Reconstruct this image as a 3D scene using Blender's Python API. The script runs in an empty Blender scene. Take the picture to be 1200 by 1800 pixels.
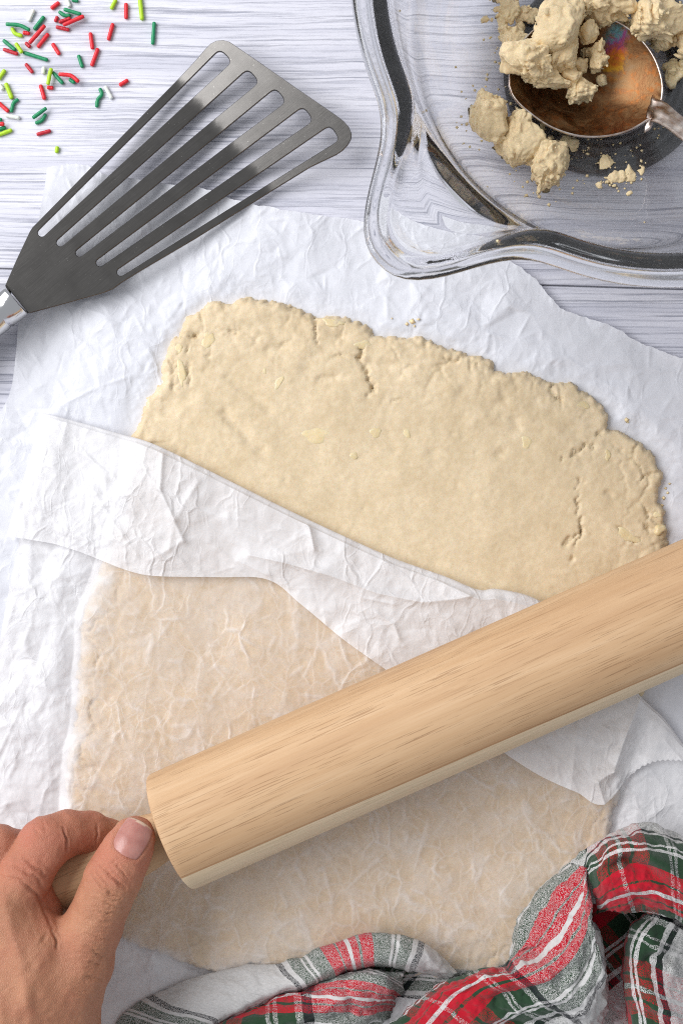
import bpy, math, random
import numpy as np
from mathutils import Vector, Matrix
from mathutils.geometry import delaunay_2d_cdt

# ------------------------------------------------------------------ camera, world, light, exposure
SC = bpy.context.scene
COL = SC.collection
CAM_H = 0.5            # camera height over the table, metres
PXM = 4444.0           # photograph pixels per metre on the table

cam_data = bpy.data.cameras.new('camera')
cam = bpy.data.objects.new('camera', cam_data)
COL.objects.link(cam)
cam.location = (0, 0, CAM_H)
cam_data.sensor_fit = 'VERTICAL'
cam_data.sensor_height = 36.0
cam_data.sensor_width = 24.0
cam_data.lens = 36.0 * CAM_H / (1800 / PXM)
cam_data.clip_start = 0.01
cam_data.clip_end = 20
cam_data.dof.use_dof = True
cam_data.dof.focus_distance = 0.485
cam_data.dof.aperture_fstop = 22
SC.camera = cam

world = bpy.data.worlds.new('World')
SC.world = world
world.use_nodes = True
bg = world.node_tree.nodes['Background']
bg.inputs['Color'].default_value = (0.92, 0.95, 1.0, 1)
bg.inputs['Strength'].default_value = 0.48


def area_lamp(name, loc, aim, sx, sy, power, color):
    d = bpy.data.lights.new(name, 'AREA')
    d.shape = 'RECTANGLE'
    d.size, d.size_y, d.energy, d.color = sx, sy, power, color
    o = bpy.data.objects.new(name, d)
    COL.objects.link(o)
    try:
        d.cycles.is_caustics_light = True      # window light is traced through the glass bowl
    except Exception:
        pass
    o.location = loc
    o.rotation_euler = (Vector(aim) - Vector(loc)).to_track_quat('-Z', 'Y').to_euler()
    return o


area_lamp('window_light', (-0.95, 0.42, 0.99), (0.0, 0.0, 0.0), 1.5, 0.85, 25.5, (0.98, 0.985, 1.0))
SC.view_settings.view_transform = 'Standard'
SC.view_settings.look = 'None'
SC.view_settings.exposure = 0.13
SC.view_settings.gamma = 1.0
try:
    cy = SC.cycles
    cy.caustics_refractive = True
    cy.caustics_reflective = False
    cy.max_bounces = 28
    cy.transmission_bounces = 28
    cy.transparent_max_bounces = 16
    cy.diffuse_bounces = 4
    cy.glossy_bounces = 6
    cy.sample_clamp_indirect = 4.0
    cy.blur_glossy = 0.5
    cy.use_denoising = False
    cy.filter_width = 1.05
except Exception:
    pass


# ------------------------------------------------------------------ helpers
def W(px, py, z=0.0):
    """photograph pixel + height above the table -> world point"""
    k = (CAM_H - z) / CAM_H / PXM
    return ((px - 600.0) * k, -(py - 900.0) * k, z)


def Wmm(p):
    return np.array(W(p[0], p[1], p[2] / 1000.0))


def mk_mesh(name, verts, faces, mat=None, smooth=True, parent=None, uv=None):
    """faces: (n,4) or (n,3) array, or list of lists"""
    me = bpy.data.meshes.new(name)
    verts = np.asarray(verts, dtype=np.float32)
    if isinstance(faces, np.ndarray):
        n, k = faces.shape
        me.vertices.add(len(verts))
        me.vertices.foreach_set('co', verts.ravel())
        me.loops.add(n * k)
        me.loops.foreach_set('vertex_index', faces.astype(np.int32).ravel())
        me.polygons.add(n)
        me.polygons.foreach_set('loop_start', np.arange(0, n * k, k, dtype=np.int32))
        me.polygons.foreach_set('loop_total', np.full(n, k, dtype=np.int32))
        me.update(calc_edges=True)
    else:
        me.from_pydata([tuple(map(float, v)) for v in verts], [], [tuple(int(i) for i in f) for f in faces])
        me.update()
    me.polygons.foreach_set('use_smooth', np.full(len(me.polygons), smooth, dtype=bool))
    if uv is not None:
        lay = me.uv_layers.new(name='UVMap')
        li = np.zeros(len(me.loops), dtype=np.int32)
        me.loops.foreach_get('vertex_index', li)
        lay.data.foreach_set('uv', np.asarray(uv, dtype=np.float32)[li].ravel())
    if mat:
        me.materials.append(mat)
    o = bpy.data.objects.new(name, me)
    COL.objects.link(o)
    if parent:
        o.parent = parent
    return o


def tag(o, label, cat, group=None):
    o['label'] = label
    o['category'] = cat
    if group:
        o['group'] = group
    return o


def thing(name, label, cat, loc=(0, 0, 0), group=None):
    o = bpy.data.objects.new(name, None)
    o.empty_display_size = 0.01
    o.location = loc
    COL.objects.link(o)
    return tag(o, label, cat, group)


def grid_faces(nr, nc, close=False):
    i = np.arange(nr - 1)[:, None]
    j = np.arange(nc if close else nc - 1)[None, :]
    j2 = (j + 1) % nc
    a = i * nc + j
    b = i * nc + j2
    c = (i + 1) * nc + j2
    d = (i + 1) * nc + j
    return np.stack([a, b, c, d], -1).reshape(-1, 4)


def catmull(pts, n):
    """smooth open curve through pts, n samples uniform in index"""
    p = np.asarray(pts, dtype=float)
    m = len(p)
    pe = np.vstack([2 * p[0] - p[1], p, 2 * p[-1] - p[-2]])
    t = np.linspace(0, m - 1, n)
    i = np.clip(t.astype(int), 0, m - 2)
    f = (t - i)[:, None]
    p0, p1, p2, p3 = pe[i], pe[i + 1], pe[i + 2], pe[i + 3]
    return 0.5 * (2 * p1 + (p2 - p0) * f + (2 * p0 - 5 * p1 + 4 * p2 - p3) * f ** 2 + (3 * p1 - p0 - 3 * p2 + p3) * f ** 3)


_TAB = {}


def vnoise(x, y, seed=0, z=None):
    """smooth value noise in -1..1"""
    N = 256
    if z is None:
        if ('2', seed) not in _TAB:
            _TAB[('2', seed)] = np.random.RandomState(seed).uniform(-1, 1, (N, N)).astype(np.float32)
        T = _TAB[('2', seed)]
        xi = np.floor(x).astype(int); yi = np.floor(y).astype(int)
        fx = x - xi; fy = y - yi
        fx = fx * fx * (3 - 2 * fx); fy = fy * fy * (3 - 2 * fy)
        a = T[xi % N, yi % N]; b = T[(xi + 1) % N, yi % N]
        c = T[xi % N, (yi + 1) % N]; d = T[(xi + 1) % N, (yi + 1) % N]
        return (a * (1 - fx) + b * fx) * (1 - fy) + (c * (1 - fx) + d * fx) * fy
    N = 32
    if ('3', seed) not in _TAB:
        _TAB[('3', seed)] = np.random.RandomState(seed).uniform(-1, 1, (N, N, N)).astype(np.float32)
    T = _TAB[('3', seed)]
    xi = np.floor(x).astype(int); yi = np.floor(y).astype(int); zi = np.floor(z).astype(int)
    fx = x - xi; fy = y - yi; fz = z - zi
    fx = fx * fx * (3 - 2 * fx); fy = fy * fy * (3 - 2 * fy); fz = fz * fz * (3 - 2 * fz)
    out = 0
    for dx in (0, 1):
        for dy in (0, 1):
            for dz in (0, 1):
                w = (fx if dx else 1 - fx) * (fy if dy else 1 - fy) * (fz if dz else 1 - fz)
                out = out + w * T[(xi + dx) % N, (yi + dy) % N, (zi + dz) % N]
    return out


def fbm(x, y, seed=0, octv=4, z=None, gain=0.5):
    s = 0.0
    a = 1.0
    f = 1.0
    for k in range(octv):
        s = s + a * vnoise(x * f + 13.7 * k, y * f + 7.1 * k, seed + k, None if z is None else z * f + 3.3 * k)
        a *= gain
        f *= 2.03
    return s


def smoothstep(a, b, x):
    t = np.clip((x - a) / (b - a), 0, 1)
    return t * t * (3 - 2 * t)


def seg_dist(x, y, x0, y0, x1, y1):
    dx, dy = x1 - x0, y1 - y0
    L = dx * dx + dy * dy + 1e-18
    t = np.clip(((x - x0) * dx + (y - y0) * dy) / L, 0, 1)
    return np.hypot(x - x0 - t * dx, y - y0 - t * dy), t


def poly_sd(x, y, poly):
    """signed distance, positive inside"""
    d = np.full(np.shape(x), 1e9)
    inside = np.zeros(np.shape(x), dtype=bool)
    n = len(poly)
    for i in range(n):
        x0, y0 = poly[i]
        x1, y1 = poly[(i + 1) % n]
        d = np.minimum(d, seg_dist(x, y, x0, y0, x1, y1)[0])
        c = (y0 > y) != (y1 > y)
        with np.errstate(divide='ignore', invalid='ignore'):
            xc = (x1 - x0) * (y - y0) / (y1 - y0) + x0
        inside ^= c & (x < xc)
    return np.where(inside, d, -d)


class Field:
    """a height map over the table, sampled bilinearly"""
    X0, Y0, H, NX, NY = -0.19, -0.27, 0.0006, 640, 900

    def __init__(self, a):
        self.a = a

    @classmethod
    def grid(cls):
        xs = cls.X0 + np.arange(cls.NX) * cls.H
        ys = cls.Y0 + np.arange(cls.NY) * cls.H
        return np.meshgrid(xs, ys, indexing='ij')

    def __call__(self, x, y):
        u = np.clip((x - self.X0) / self.H, 0, self.NX - 1.001)
        v = np.clip((y - self.Y0) / self.H, 0, self.NY - 1.001)
        i = u.astype(int); j = v.astype(int)
        f = u - i; g = v - j
        a = self.a
        return (a[i, j] * (1 - f) + a[i + 1, j] * f) * (1 - g) + (a[i, j + 1] * (1 - f) + a[i + 1, j + 1] * f) * g


def blur(a, r, it=2):
    for _ in range(it):
        for ax in (0, 1):
            p = np.pad(a, [(r, r) if k == ax else (0, 0) for k in (0, 1)], mode='edge')
            c = np.cumsum(p, axis=ax)
            c = np.concatenate([np.zeros_like(np.take(c, [0], axis=ax)), c], axis=ax)
            n = a.shape[ax]
            a = (np.take(c, range(2 * r + 1, 2 * r + 1 + n), axis=ax) - np.take(c, range(0, n), axis=ax)) / (2 * r + 1)
    return a


def crumple(seed, levels, ridge_amp=0.00022, ridge_share=0.22):
    """crumpled paper: flat facets between random points, some edges raised as creases"""
    rng = np.random.RandomState(seed)
    F = Field
    GX, GY = F.grid()
    tot = np.zeros((F.NX, F.NY))
    wx = F.NX * F.H
    wy = F.NY * F.H
    for (spacing, amp) in levels:
        n = int(wx * wy / spacing ** 2)
        P = np.column_stack([rng.uniform(F.X0 - 0.01, F.X0 + wx + 0.01, n), rng.uniform(F.Y0 - 0.01, F.Y0 + wy + 0.01, n)])
        P[:, 0] += 0.35 * spacing * np.sin(P[:, 1] / spacing / 2)
        hgt = rng.uniform(-amp, amp, n)
        vs, es, fs = delaunay_2d_cdt([Vector(p) for p in P], [], [], 0, 1e-7)[:3]
        vs = np.array([[v.x, v.y] for v in vs])
        if len(vs) != n:
            hgt = rng.uniform(-amp, amp, len(vs))
        for f in fs:
            a, b, c = vs[f[0]], vs[f[1]], vs[f[2]]
            i0 = max(int((min(a[0], b[0], c[0]) - F.X0) / F.H), 0); i1 = min(int((max(a[0], b[0], c[0]) - F.X0) / F.H) + 2, F.NX)
            j0 = max(int((min(a[1], b[1], c[1]) - F.Y0) / F.H), 0); j1 = min(int((max(a[1], b[1], c[1]) - F.Y0) / F.H) + 2, F.NY)
            if i1 <= i0 or j1 <= j0:
                continue
            x = GX[i0:i1, j0:j1]; y = GY[i0:i1, j0:j1]
            det = (b[1] - c[1]) * (a[0] - c[0]) + (c[0] - b[0]) * (a[1] - c[1])
            if abs(det) < 1e-12:
                continue
            l0 = ((b[1] - c[1]) * (x - c[0]) + (c[0] - b[0]) * (y - c[1])) / det
            l1 = ((c[1] - a[1]) * (x - c[0]) + (a[0] - c[0]) * (y - c[1])) / det
            l2 = 1 - l0 - l1
            m = (l0 >= -1e-6) & (l1 >= -1e-6) & (l2 >= -1e-6)
            z = l0 * hgt[f[0]] + l1 * hgt[f[1]] + l2 * hgt[f[2]]
            sub = tot[i0:i1, j0:j1]
            sub[m] += z[m]
        for e in es:
            if rng.rand() > ridge_share:
                continue
            a, b = vs[e[0]], vs[e[1]]
            pad = 0.003
            i0 = max(int((min(a[0], b[0]) - pad - F.X0) / F.H), 0); i1 = min(int((max(a[0], b[0]) + pad - F.X0) / F.H) + 1, F.NX)
            j0 = max(int((min(a[1], b[1]) - pad - F.Y0) / F.H), 0); j1 = min(int((max(a[1], b[1]) + pad - F.Y0) / F.H) + 1, F.NY)
            if i1 <= i0 or j1 <= j0:
                continue
            x = GX[i0:i1, j0:j1]; y = GY[i0:i1, j0:j1]
            d, t = seg_dist(x, y, a[0], a[1], b[0], b[1])
            w = rng.uniform(0.0004, 0.0008)
            tot[i0:i1, j0:j1] += ridge_amp * rng.uniform(0.4, 1.3) * np.exp(-d / w) * np.sin(np.pi * np.clip(t, 0.05, 0.95)) * rng.choice([1, 1, -0.6])
    return tot


def surface_nets(f, origin, h):
    """iso-surface f=0 (negative inside) -> verts, quads"""
    neg = f < 0
    nx, ny, nz = f.shape
    sl = lambda o, n: slice(o, n - 1 + o)
    corners = [(i, j, k) for i in (0, 1) for j in (0, 1) for k in (0, 1)]
    cnt = np.zeros((nx - 1, ny - 1, nz - 1), dtype=np.int8)
    for c in corners:
        cnt += neg[sl(c[0], nx), sl(c[1], ny), sl(c[2], nz)]
    act = (cnt > 0) & (cnt < 8)
    ids = np.full(act.shape, -1, dtype=np.int64)
    ai = np.argwhere(act)
    ids[act] = np.arange(len(ai))
    acc = np.zeros((len(ai), 3)); num = np.zeros(len(ai))
    for a in range(8):
        for b in range(a + 1, 8):
            ca, cb = np.array(corners[a]), np.array(corners[b])
            if np.abs(ca - cb).sum() != 1:
                continue
            fa = f[ai[:, 0] + ca[0], ai[:, 1] + ca[1], ai[:, 2] + ca[2]]
            fb = f[ai[:, 0] + cb[0], ai[:, 1] + cb[1], ai[:, 2] + cb[2]]
            x = (fa < 0) != (fb < 0)
            t = np.where(x, fa / np.where(x, fa - fb, 1), 0)
            acc[x] += (ca + t[:, None] * (cb - ca))[x]
            num[x] += 1
    v = (ai + acc / num[:, None]) * h + np.asarray(origin)
    quads = []
    for ax in range(3):
        o1, o2 = [(1, 2), (2, 0), (0, 1)][ax]
        n0 = [slice(None)] * 3
        n1 = [slice(None)] * 3
        n0[ax] = slice(0, -1); n1[ax] = slice(1, None)
        e = np.argwhere(neg[tuple(n0)] != neg[tuple(n1)])
        ok = (e[:, o1] >= 1) & (e[:, o2] >= 1) & (e[:, o1] < f.shape[o1] - 1) & (e[:, o2] < f.shape[o2] - 1)
        e = e[ok]
        d1 = np.zeros(3, int); d1[o1] = 1
        d2 = np.zeros(3, int); d2[o2] = 1
        q = [ids[tuple((e - d1 - d2).T)], ids[tuple((e - d2).T)], ids[tuple(e.T)], ids[tuple((e - d1).T)]]
        q = np.stack(q, -1)
        s = neg[tuple(e.T)]
        q[~s] = q[~s][:, ::-1]
        quads.append(q)
    return v, np.vstack(quads)


# ------------------------------------------------------------------ node helpers
class M:
    def __init__(self, name):
        self.mat = bpy.data.materials.new(name)
        self.mat.use_nodes = True
        self.nt = self.mat.node_tree
        self.nt.nodes.clear()
        self.out = self.n('ShaderNodeOutputMaterial')

    def n(self, t, **kw):
        nd = self.nt.nodes.new(t)
        for k, v in kw.items():
            if k[0] == '_':
                nd.inputs[k[1:].replace('_', ' ')].default_value = v
            else:
                setattr(nd, k, v)
        return nd

    def l(self, a, b):
        self.nt.links.new(a, b)

    def set(self, sock, v):
        if isinstance(v, bpy.types.NodeSocket):
            self.l(v, sock)
        else:
            if isinstance(v, tuple) and len(v) == 3 and sock.type == 'RGBA':
                v = v + (1,)
            sock.default_value = v

    def coord(self, kind='Object', scale=(1, 1, 1), rot=(0, 0, 0), loc=(0, 0, 0)):
        if kind == 'World':
            s = self.n('ShaderNodeNewGeometry').outputs['Position']
        else:
            s = self.n('ShaderNodeTexCoord').outputs[kind]
        mp = self.n('ShaderNodeMapping')
        mp.inputs['Scale'].default_value = scale
        mp.inputs['Rotation'].default_value = rot
        mp.inputs['Location'].default_value = loc
        self.l(s, mp.inputs['Vector'])
        return mp.outputs['Vector']

    def noise(self, vec, scale=1.0, detail=3.0, rough=0.5, dist=0.0):
        nd = self.n('ShaderNodeTexNoise')
        self.l(vec, nd.inputs['Vector'])
        nd.inputs['Scale'].default_value = scale
        nd.inputs['Detail'].default_value = detail
        nd.inputs['Roughness'].default_value = rough
        nd.inputs['Distortion'].default_value = dist
        return nd.outputs['Fac']

    def voro(self, vec, scale=1.0, feature='F1', rnd=1.0, out='Distance'):
        nd = self.n('ShaderNodeTexVoronoi', feature=feature)
        self.l(vec, nd.inputs['Vector'])
        nd.inputs['Scale'].default_value = scale
        nd.inputs['Randomness'].default_value = rnd
        return nd.outputs[out]

    def ramp(self, fac, stops, interp='LINEAR'):
        nd = self.n('ShaderNodeValToRGB')
        cr = nd.color_ramp
        cr.interpolation = interp
        while len(cr.elements) < len(stops):
            cr.elements.new(0.5)
        for e, (p, c) in zip(cr.elements, stops):
            e.position = p
            if not isinstance(c, tuple):
                c = (c, c, c)
            e.color = c + (1,) if len(c) == 3 else c
        self.set(nd.inputs['Fac'], fac)
        return nd.outputs['Color']

    def mix(self, fac, a, b, blend='MIX'):
        nd = self.n('ShaderNodeMix', data_type='RGBA', blend_type=blend)
        self.set(nd.inputs[0], fac)
        self.set(nd.inputs[6], a)
        self.set(nd.inputs[7], b)
        return nd.outputs[2]

    def math(self, op, a, b=0.0, c=None):
        nd = self.n('ShaderNodeMath', operation=op)
        self.set(nd.inputs[0], a)
        self.set(nd.inputs[1], b)
        if c is not None:
            self.set(nd.inputs[2], c)
        return nd.outputs[0]

    def bump(self, h, strength=0.5, dist=0.001, normal=None):
        nd = self.n('ShaderNodeBump')
        self.set(nd.inputs['Height'], h)
        nd.inputs['Strength'].default_value = strength
        nd.inputs['Distance'].default_value = dist
        if normal:
            self.l(normal, nd.inputs['Normal'])
        return nd.outputs['Normal']

    def principled(self, color, rough=0.5, normal=None, link=True, **kw):
        nd = self.n('ShaderNodeBsdfPrincipled')
        self.set(nd.inputs['Base Color'], color)
        self.set(nd.inputs['Roughness'], rough)
        for k, v in kw.items():
            self.set(nd.inputs[k.replace('_', ' ')], v)
        if normal:
            self.l(normal, nd.inputs['Normal'])
        if link:
            self.l(nd.outputs[0], self.out.inputs['Surface'])
        return nd.outputs[0]


def mat_table():
    m = M('whitewashed_wood')
    rnd = m.n('ShaderNodeObjectInfo').outputs['Random']
    base = m.coord('World')
    off = m.n('ShaderNodeCombineXYZ')
    m.l(m.math('MULTIPLY', rnd, 7.0), off.inputs[0])
    m.l(m.math('MULTIPLY', rnd, 3.0), off.inputs[1])
    add = m.n('ShaderNodeVectorMath', operation='ADD')
    m.l(base, add.inputs[0]); m.l(off.outputs[0], add.inputs[1])
    warp = m.noise(add.outputs[0], 22.0, 2.0)
    wv = m.n('ShaderNodeCombineXYZ')
    m.l(m.math('MULTIPLY', m.math('SUBTRACT', warp, 0.5), 0.0022), wv.inputs[1])
    add2 = m.n('ShaderNodeVectorMath', operation='ADD')
    m.l(add.outputs[0], add2.inputs[0]); m.l(wv.outputs[0], add2.inputs[1])

    def stretch(sx, sy):
        mp = m.n('ShaderNodeMapping')
        mp.inputs['Rotation'].default_value = (0, 0, 0.02)
        mp.inputs['Scale'].default_value = (sx, sy, 1)
        m.l(add2.outputs[0], mp.inputs['Vector'])
        return mp.outputs['Vector']
    g1 = m.noise(stretch(8, 520), 1.0, 5.0, 0.66)
    g2 = m.noise(stretch(20, 1150), 1.0, 4.0, 0.65)
    g3 = m.noise(stretch(5, 130), 1.0, 3.0, 0.55)
    fine = m.noise(stretch(260, 1500), 1.0, 3.0, 0.6)
    crack = m.ramp(g1, [(0.0, 1.0), (0.35, 1.0), (0.43, 0.0), (1.0, 0.0)])
    crack2 = m.ramp(g2, [(0.0, 1.0), (0.37, 1.0), (0.47, 0.0), (1.0, 0.0)])
    c = m.ramp(g3, [(0.25, (0.53, 0.53, 0.61)), (0.5, (0.68, 0.675, 0.745)), (0.75, (0.78, 0.77, 0.83))])
    c = m.mix(m.math('MULTIPLY', m.ramp(fine, [(0.3, 1.0), (0.6, 0.0)]), 0.30), c, (0.52, 0.52, 0.60))
    c = m.mix(m.math('MULTIPLY', crack2, 0.52), c, (0.36, 0.37, 0.45))
    c = m.mix(m.math('MULTIPLY', crack, 0.78), c, (0.27, 0.28, 0.35))
    h = m.math('SUBTRACT', m.math('MULTIPLY', fine, 0.25), m.math('ADD', crack, m.math('MULTIPLY', crack2, 0.5)))
    m.principled(c, 0.62, m.bump(h, 0.5, 0.0004))
    return m.mat


def mat_paper(name, alpha_lo, alpha_hi, color, crinkle=0.52):
    m = M(name)
    v = m.coord('World')
    fib = m.noise(v, 900.0, 3.0, 0.65)
    cloud = m.noise(v, 95.0, 5.0, 0.66, 0.6)
    # crisp crinkles: bent facets meeting in sharp lines, two sizes
    wn = m.n('ShaderNodeTexNoise')
    m.l(v, wn.inputs['Vector'])
    wn.inputs['Scale'].default_value = 70.0
    wn.inputs['Detail'].default_value = 2.0
    wsub = m.n('ShaderNodeVectorMath', operation='SUBTRACT')
    m.l(wn.outputs['Color'], wsub.inputs[0]); wsub.inputs[1].default_value = (0.5, 0.5, 0.5)
    wsc = m.n('ShaderNodeVectorMath', operation='SCALE')
    m.l(wsub.outputs[0], wsc.inputs[0]); wsc.inputs['Scale'].default_value = 0.011
    wad = m.n('ShaderNodeVectorMath', operation='ADD')
    m.l(v, wad.inputs[0]); m.l(wsc.outputs[0], wad.inputs[1])
    wv = wad.outputs[0]
    mp = m.n('ShaderNodeMapping')
    mp.inputs['Scale'].default_value = (1.0, 0.62, 0.3)
    mp.inputs['Rotation'].default_value = (0, 0, 0.6)
    m.l(wv, mp.inputs['Vector'])
    f1 = m.voro(mp.outputs['Vector'], 85.0)
    f2 = m.voro(mp.outputs['Vector'], 210.0)
    e1 = m.voro(mp.outputs['Vector'], 85.0, 'DISTANCE_TO_EDGE')
    e2 = m.voro(mp.outputs['Vector'], 150.0, 'DISTANCE_TO_EDGE')
    gate = m.ramp(m.noise(v, 60.0, 2.0), [(0.42, 0.0), (0.58, 1.0)])
    vein = m.math('MULTIPLY', m.ramp(e1, [(0.0, 1.0), (0.07, 0.0)]), gate)
    vein2 = m.math('MULTIPLY', m.ramp(e2, [(0.0, 1.0), (0.07, 0.0)]), m.ramp(cloud, [(0.40, 0.0), (0.6, 0.8)]))
    h = m.math('ADD', m.math('MULTIPLY', f1, 0.7), m.math('MULTIPLY', f2, 0.5))
    h = m.math('ADD', h, m.math('MULTIPLY', m.math('ADD', vein, m.math('MULTIPLY', vein2, 0.5)), 0.32))
    h = m.math('ADD', h, m.math('ADD', m.math('MULTIPLY', fib, 0.10), m.math('MULTIPLY', cloud, 0.5)))
    calm = m.ramp(m.noise(v, 32.0, 3.0, 0.6), [(0.40, 0.25), (0.62, 1.0)])
    nrm = m.bump(m.math('MULTIPLY', h, calm), crinkle, 0.0013)
    d = m.n('ShaderNodeBsdfDiffuse')
    m.set(d.inputs['Color'], color)
    m.l(nrm, d.inputs['Normal'])
    t = m.n('ShaderNodeBsdfTranslucent')
    m.set(t.inputs['Color'], color)
    m.l(nrm, t.inputs['Normal'])
    mx = m.n('ShaderNodeMixShader')
    mx.inputs[0].default_value = 0.16
    m.l(d.outputs[0], mx.inputs[1]); m.l(t.outputs[0], mx.inputs[2])
    tr = m.n('ShaderNodeBsdfTransparent')
    tr.inputs['Color'].default_value = (0.97, 0.945, 0.955, 1)
    mx2 = m.n('ShaderNodeMixShader')
    gr = m.n('ShaderNodeAttribute')
    gr.attribute_name = 'grease'
    dry = m.ramp(cloud, [(0.34, alpha_lo), (0.66, alpha_hi)])
    # butter soaks the sheet where it touches the dough; the raised creases stay dry
    wet = m.ramp(cloud, [(0.28, 0.62), (0.58, 0.90)])
    lift = m.math('ADD', m.math('MULTIPLY', vein, 0.50), m.math('MULTIPLY', vein2, 0.46))
    wet = m.mix(lift, wet, (0.36, 0.36, 0.36))
    f = m.mix(gr.outputs['Fac'], dry, wet)
    m.l(f, mx2.inputs[0])
    m.l(mx.outputs[0], mx2.inputs[1]); m.l(tr.outputs[0], mx2.inputs[2])
    gl = m.n('ShaderNodeBsdfGlossy')
    gl.inputs['Roughness'].default_value = 0.5
    gl.inputs['Color'].default_value = (1, 1, 1, 1)
    m.l(nrm, gl.inputs['Normal'])
    mx3 = m.n('ShaderNodeMixShader')
    mx3.inputs[0].default_value = 0.03
    m.l(mx2.outputs[0], mx3.inputs[1]); m.l(gl.outputs[0], mx3.inputs[2])
    m.l(mx3.outputs[0], m.out.inputs['Surface'])
    return m.mat


def mat_dough(name='dough', light=(0.735, 0.602, 0.415), dark=(0.62, 0.492, 0.318)):
    m = M(name)
    v = m.coord('World')
    big = m.noise(v, 60.0, 6.0, 0.68)
    mid = m.noise(v, 420.0, 4.0, 0.6)
    fine = m.noise(v, 2600.0, 2.0, 0.6)
    c = m.ramp(big, [(0.3, dark), (0.62, light)])
    c = m.mix(m.ramp(mid, [(0.35, 0.35), (0.6, 0.0)]), c, (0.54, 0.405, 0.235))
    c = m.mix(m.ramp(fine, [(0.30, 0.5), (0.42, 0.0)]), c, (0.50, 0.365, 0.20))
    sp = m.voro(v, 430.0)
    spots = m.ramp(sp, [(0.0, 0.75), (0.06, 0.0)])
    c = m.mix(spots, c, (0.42, 0.26, 0.11))
    h = m.math('ADD', m.math('MULTIPLY', mid, 1.0), m.math('MULTIPLY', fine, 0.25))
    m.principled(c, 0.55, m.bump(h, 0.28, 0.0006), Subsurface_Weight=0.15, Subsurface_Radius=(0.002, 0.0012, 0.0006), Subsurface_Scale=1.0, Specular_IOR_Level=0.25)
    return m.mat


def mat_butter():
    m = M('butter')
    v = m.coord('World')
    c = m.ramp(m.noise(v, 260.0, 3.0), [(0.3, (0.695, 0.545, 0.305)), (0.7, (0.745, 0.61, 0.38))])
    m.principled(c, 0.38, m.bump(m.noise(v, 900.0, 3.0), 0.2, 0.0005), Subsurface_Weight=0.25, Subsurface_Radius=(0.003, 0.002, 0.001), Subsurface_Scale=1.0)
    return m.mat


def mat_pin(name, split=True):
    m = M(name)
    tc = m.n('ShaderNodeTexCoord').outputs['Object']

    def st(s):
        mp = m.n('ShaderNodeMapping')
        mp.inputs['Scale'].default_value = s
        m.l(tc, mp.inputs['Vector'])
        return mp.outputs['Vector']
    wob = m.noise(st((9, 60, 60)), 1.0, 3.0)
    broad = m.noise(st((7, 130, 130)), 1.0, 4.0, 0.6)
    fine = m.noise(st((40, 1500, 1500)), 1.0, 3.0, 0.6)
    pore = m.noise(st((55, 2500, 2500)), 1.0, 2.0, 0.55)
    porem = m.noise(st((14, 160, 160)), 1.0, 2.0)
    c = m.ramp(broad, [(0.25, (0.465, 0.280, 0.150)), (0.5, (0.57, 0.372, 0.212)), (0.75, (0.665, 0.465, 0.288))])
    c = m.mix(m.ramp(fine, [(0.35, 0.30), (0.6, 0.0)]), c, (0.50, 0.29, 0.14))
    pf = m.math('MULTIPLY', m.ramp(pore, [(0.0, 1.0), (0.345, 1.0), (0.41, 0.0)]), m.ramp(porem, [(0.38, 0.12), (0.58, 1.0)]))
    c = m.mix(m.math('MULTIPLY', pf, 0.48), c, (0.26, 0.12, 0.05))
    if split:
        sep = m.n('ShaderNodeSeparateXYZ')
        m.l(tc, sep.inputs[0])
        y = m.math('ADD', sep.outputs[1], m.math('MULTIPLY', m.math('SUBTRACT', wob, 0.5), 0.0016))
        y = m.math('ADD', y, m.math('MULTIPLY', sep.outputs[0], 0.012))
        sap = m.math('LESS_THAN', y, -0.0138)
        edge = m.math('LESS_THAN', m.math('ABSOLUTE', m.math('ADD', y, 0.0135)), 0.0004)
        cs = m.ramp(broad, [(0.3, (0.70, 0.54, 0.355)), (0.7, (0.78, 0.62, 0.43))])
        cs = m.mix(m.ramp(fine, [(0.35, 0.35), (0.6, 0.0)]), cs, (0.46, 0.37, 0.22))
        c = m.mix(m.math('MULTIPLY', edge, 0.55), c, (0.36, 0.18, 0.08))
        c = m.mix(sap, c, cs)
    h = m.math('SUBTRACT', m.math('MULTIPLY', fine, 0.3), pf)
    m.principled(c, 0.6, m.bump(h, 0.5, 0.0003), Specular_IOR_Level=0.3)
    return m.mat


def mat_plain(name, color, rough=0.5, metallic=0.0, **kw):
    m = M(name)
    v = m.coord('World')
    n = m.noise(v, 700.0, 3.0)
    c = m.mix(m.math('MULTIPLY', n, 0.35), color, tuple(0.75 * x for x in color))
    m.principled(c, rough, m.bump(n, 0.08, 0.0003), Metallic=metallic, **kw)
    return m.mat


def mat_steel():
    m = M('brushed_steel')
    tc = m.n('ShaderNodeTexCoord').outputs['UV']
    mp = m.n('ShaderNodeMapping')
    mp.inputs['Scale'].default_value = (60, 4200, 1)
    m.l(tc, mp.inputs['Vector'])
    br = m.noise(mp.outputs['Vector'], 1.0, 3.0, 0.6)
    mot = m.noise(m.coord('World'), 120.0, 4.0, 0.65)
    sp = m.noise(m.coord('World'), 1900.0, 1.0)
    c = m.ramp(mot, [(0.3, (0.118, 0.112, 0.106)), (0.7, (0.150, 0.143, 0.135))])
    c = m.mix(m.ramp(br, [(0.35, 0.18), (0.65, 0.0)]), c, (0.11, 0.105, 0.10))
    c = m.mix(m.ramp(sp, [(0.76, 0.0), (0.80, 0.5)]), c, (0.8, 0.78, 0.72))
    r = m.ramp(br, [(0.3, 0.20), (0.7, 0.27)])
    m.principled(c, r, m.bump(br, 0.03, 0.0001), Metallic=1.0)
    return m.mat


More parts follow.
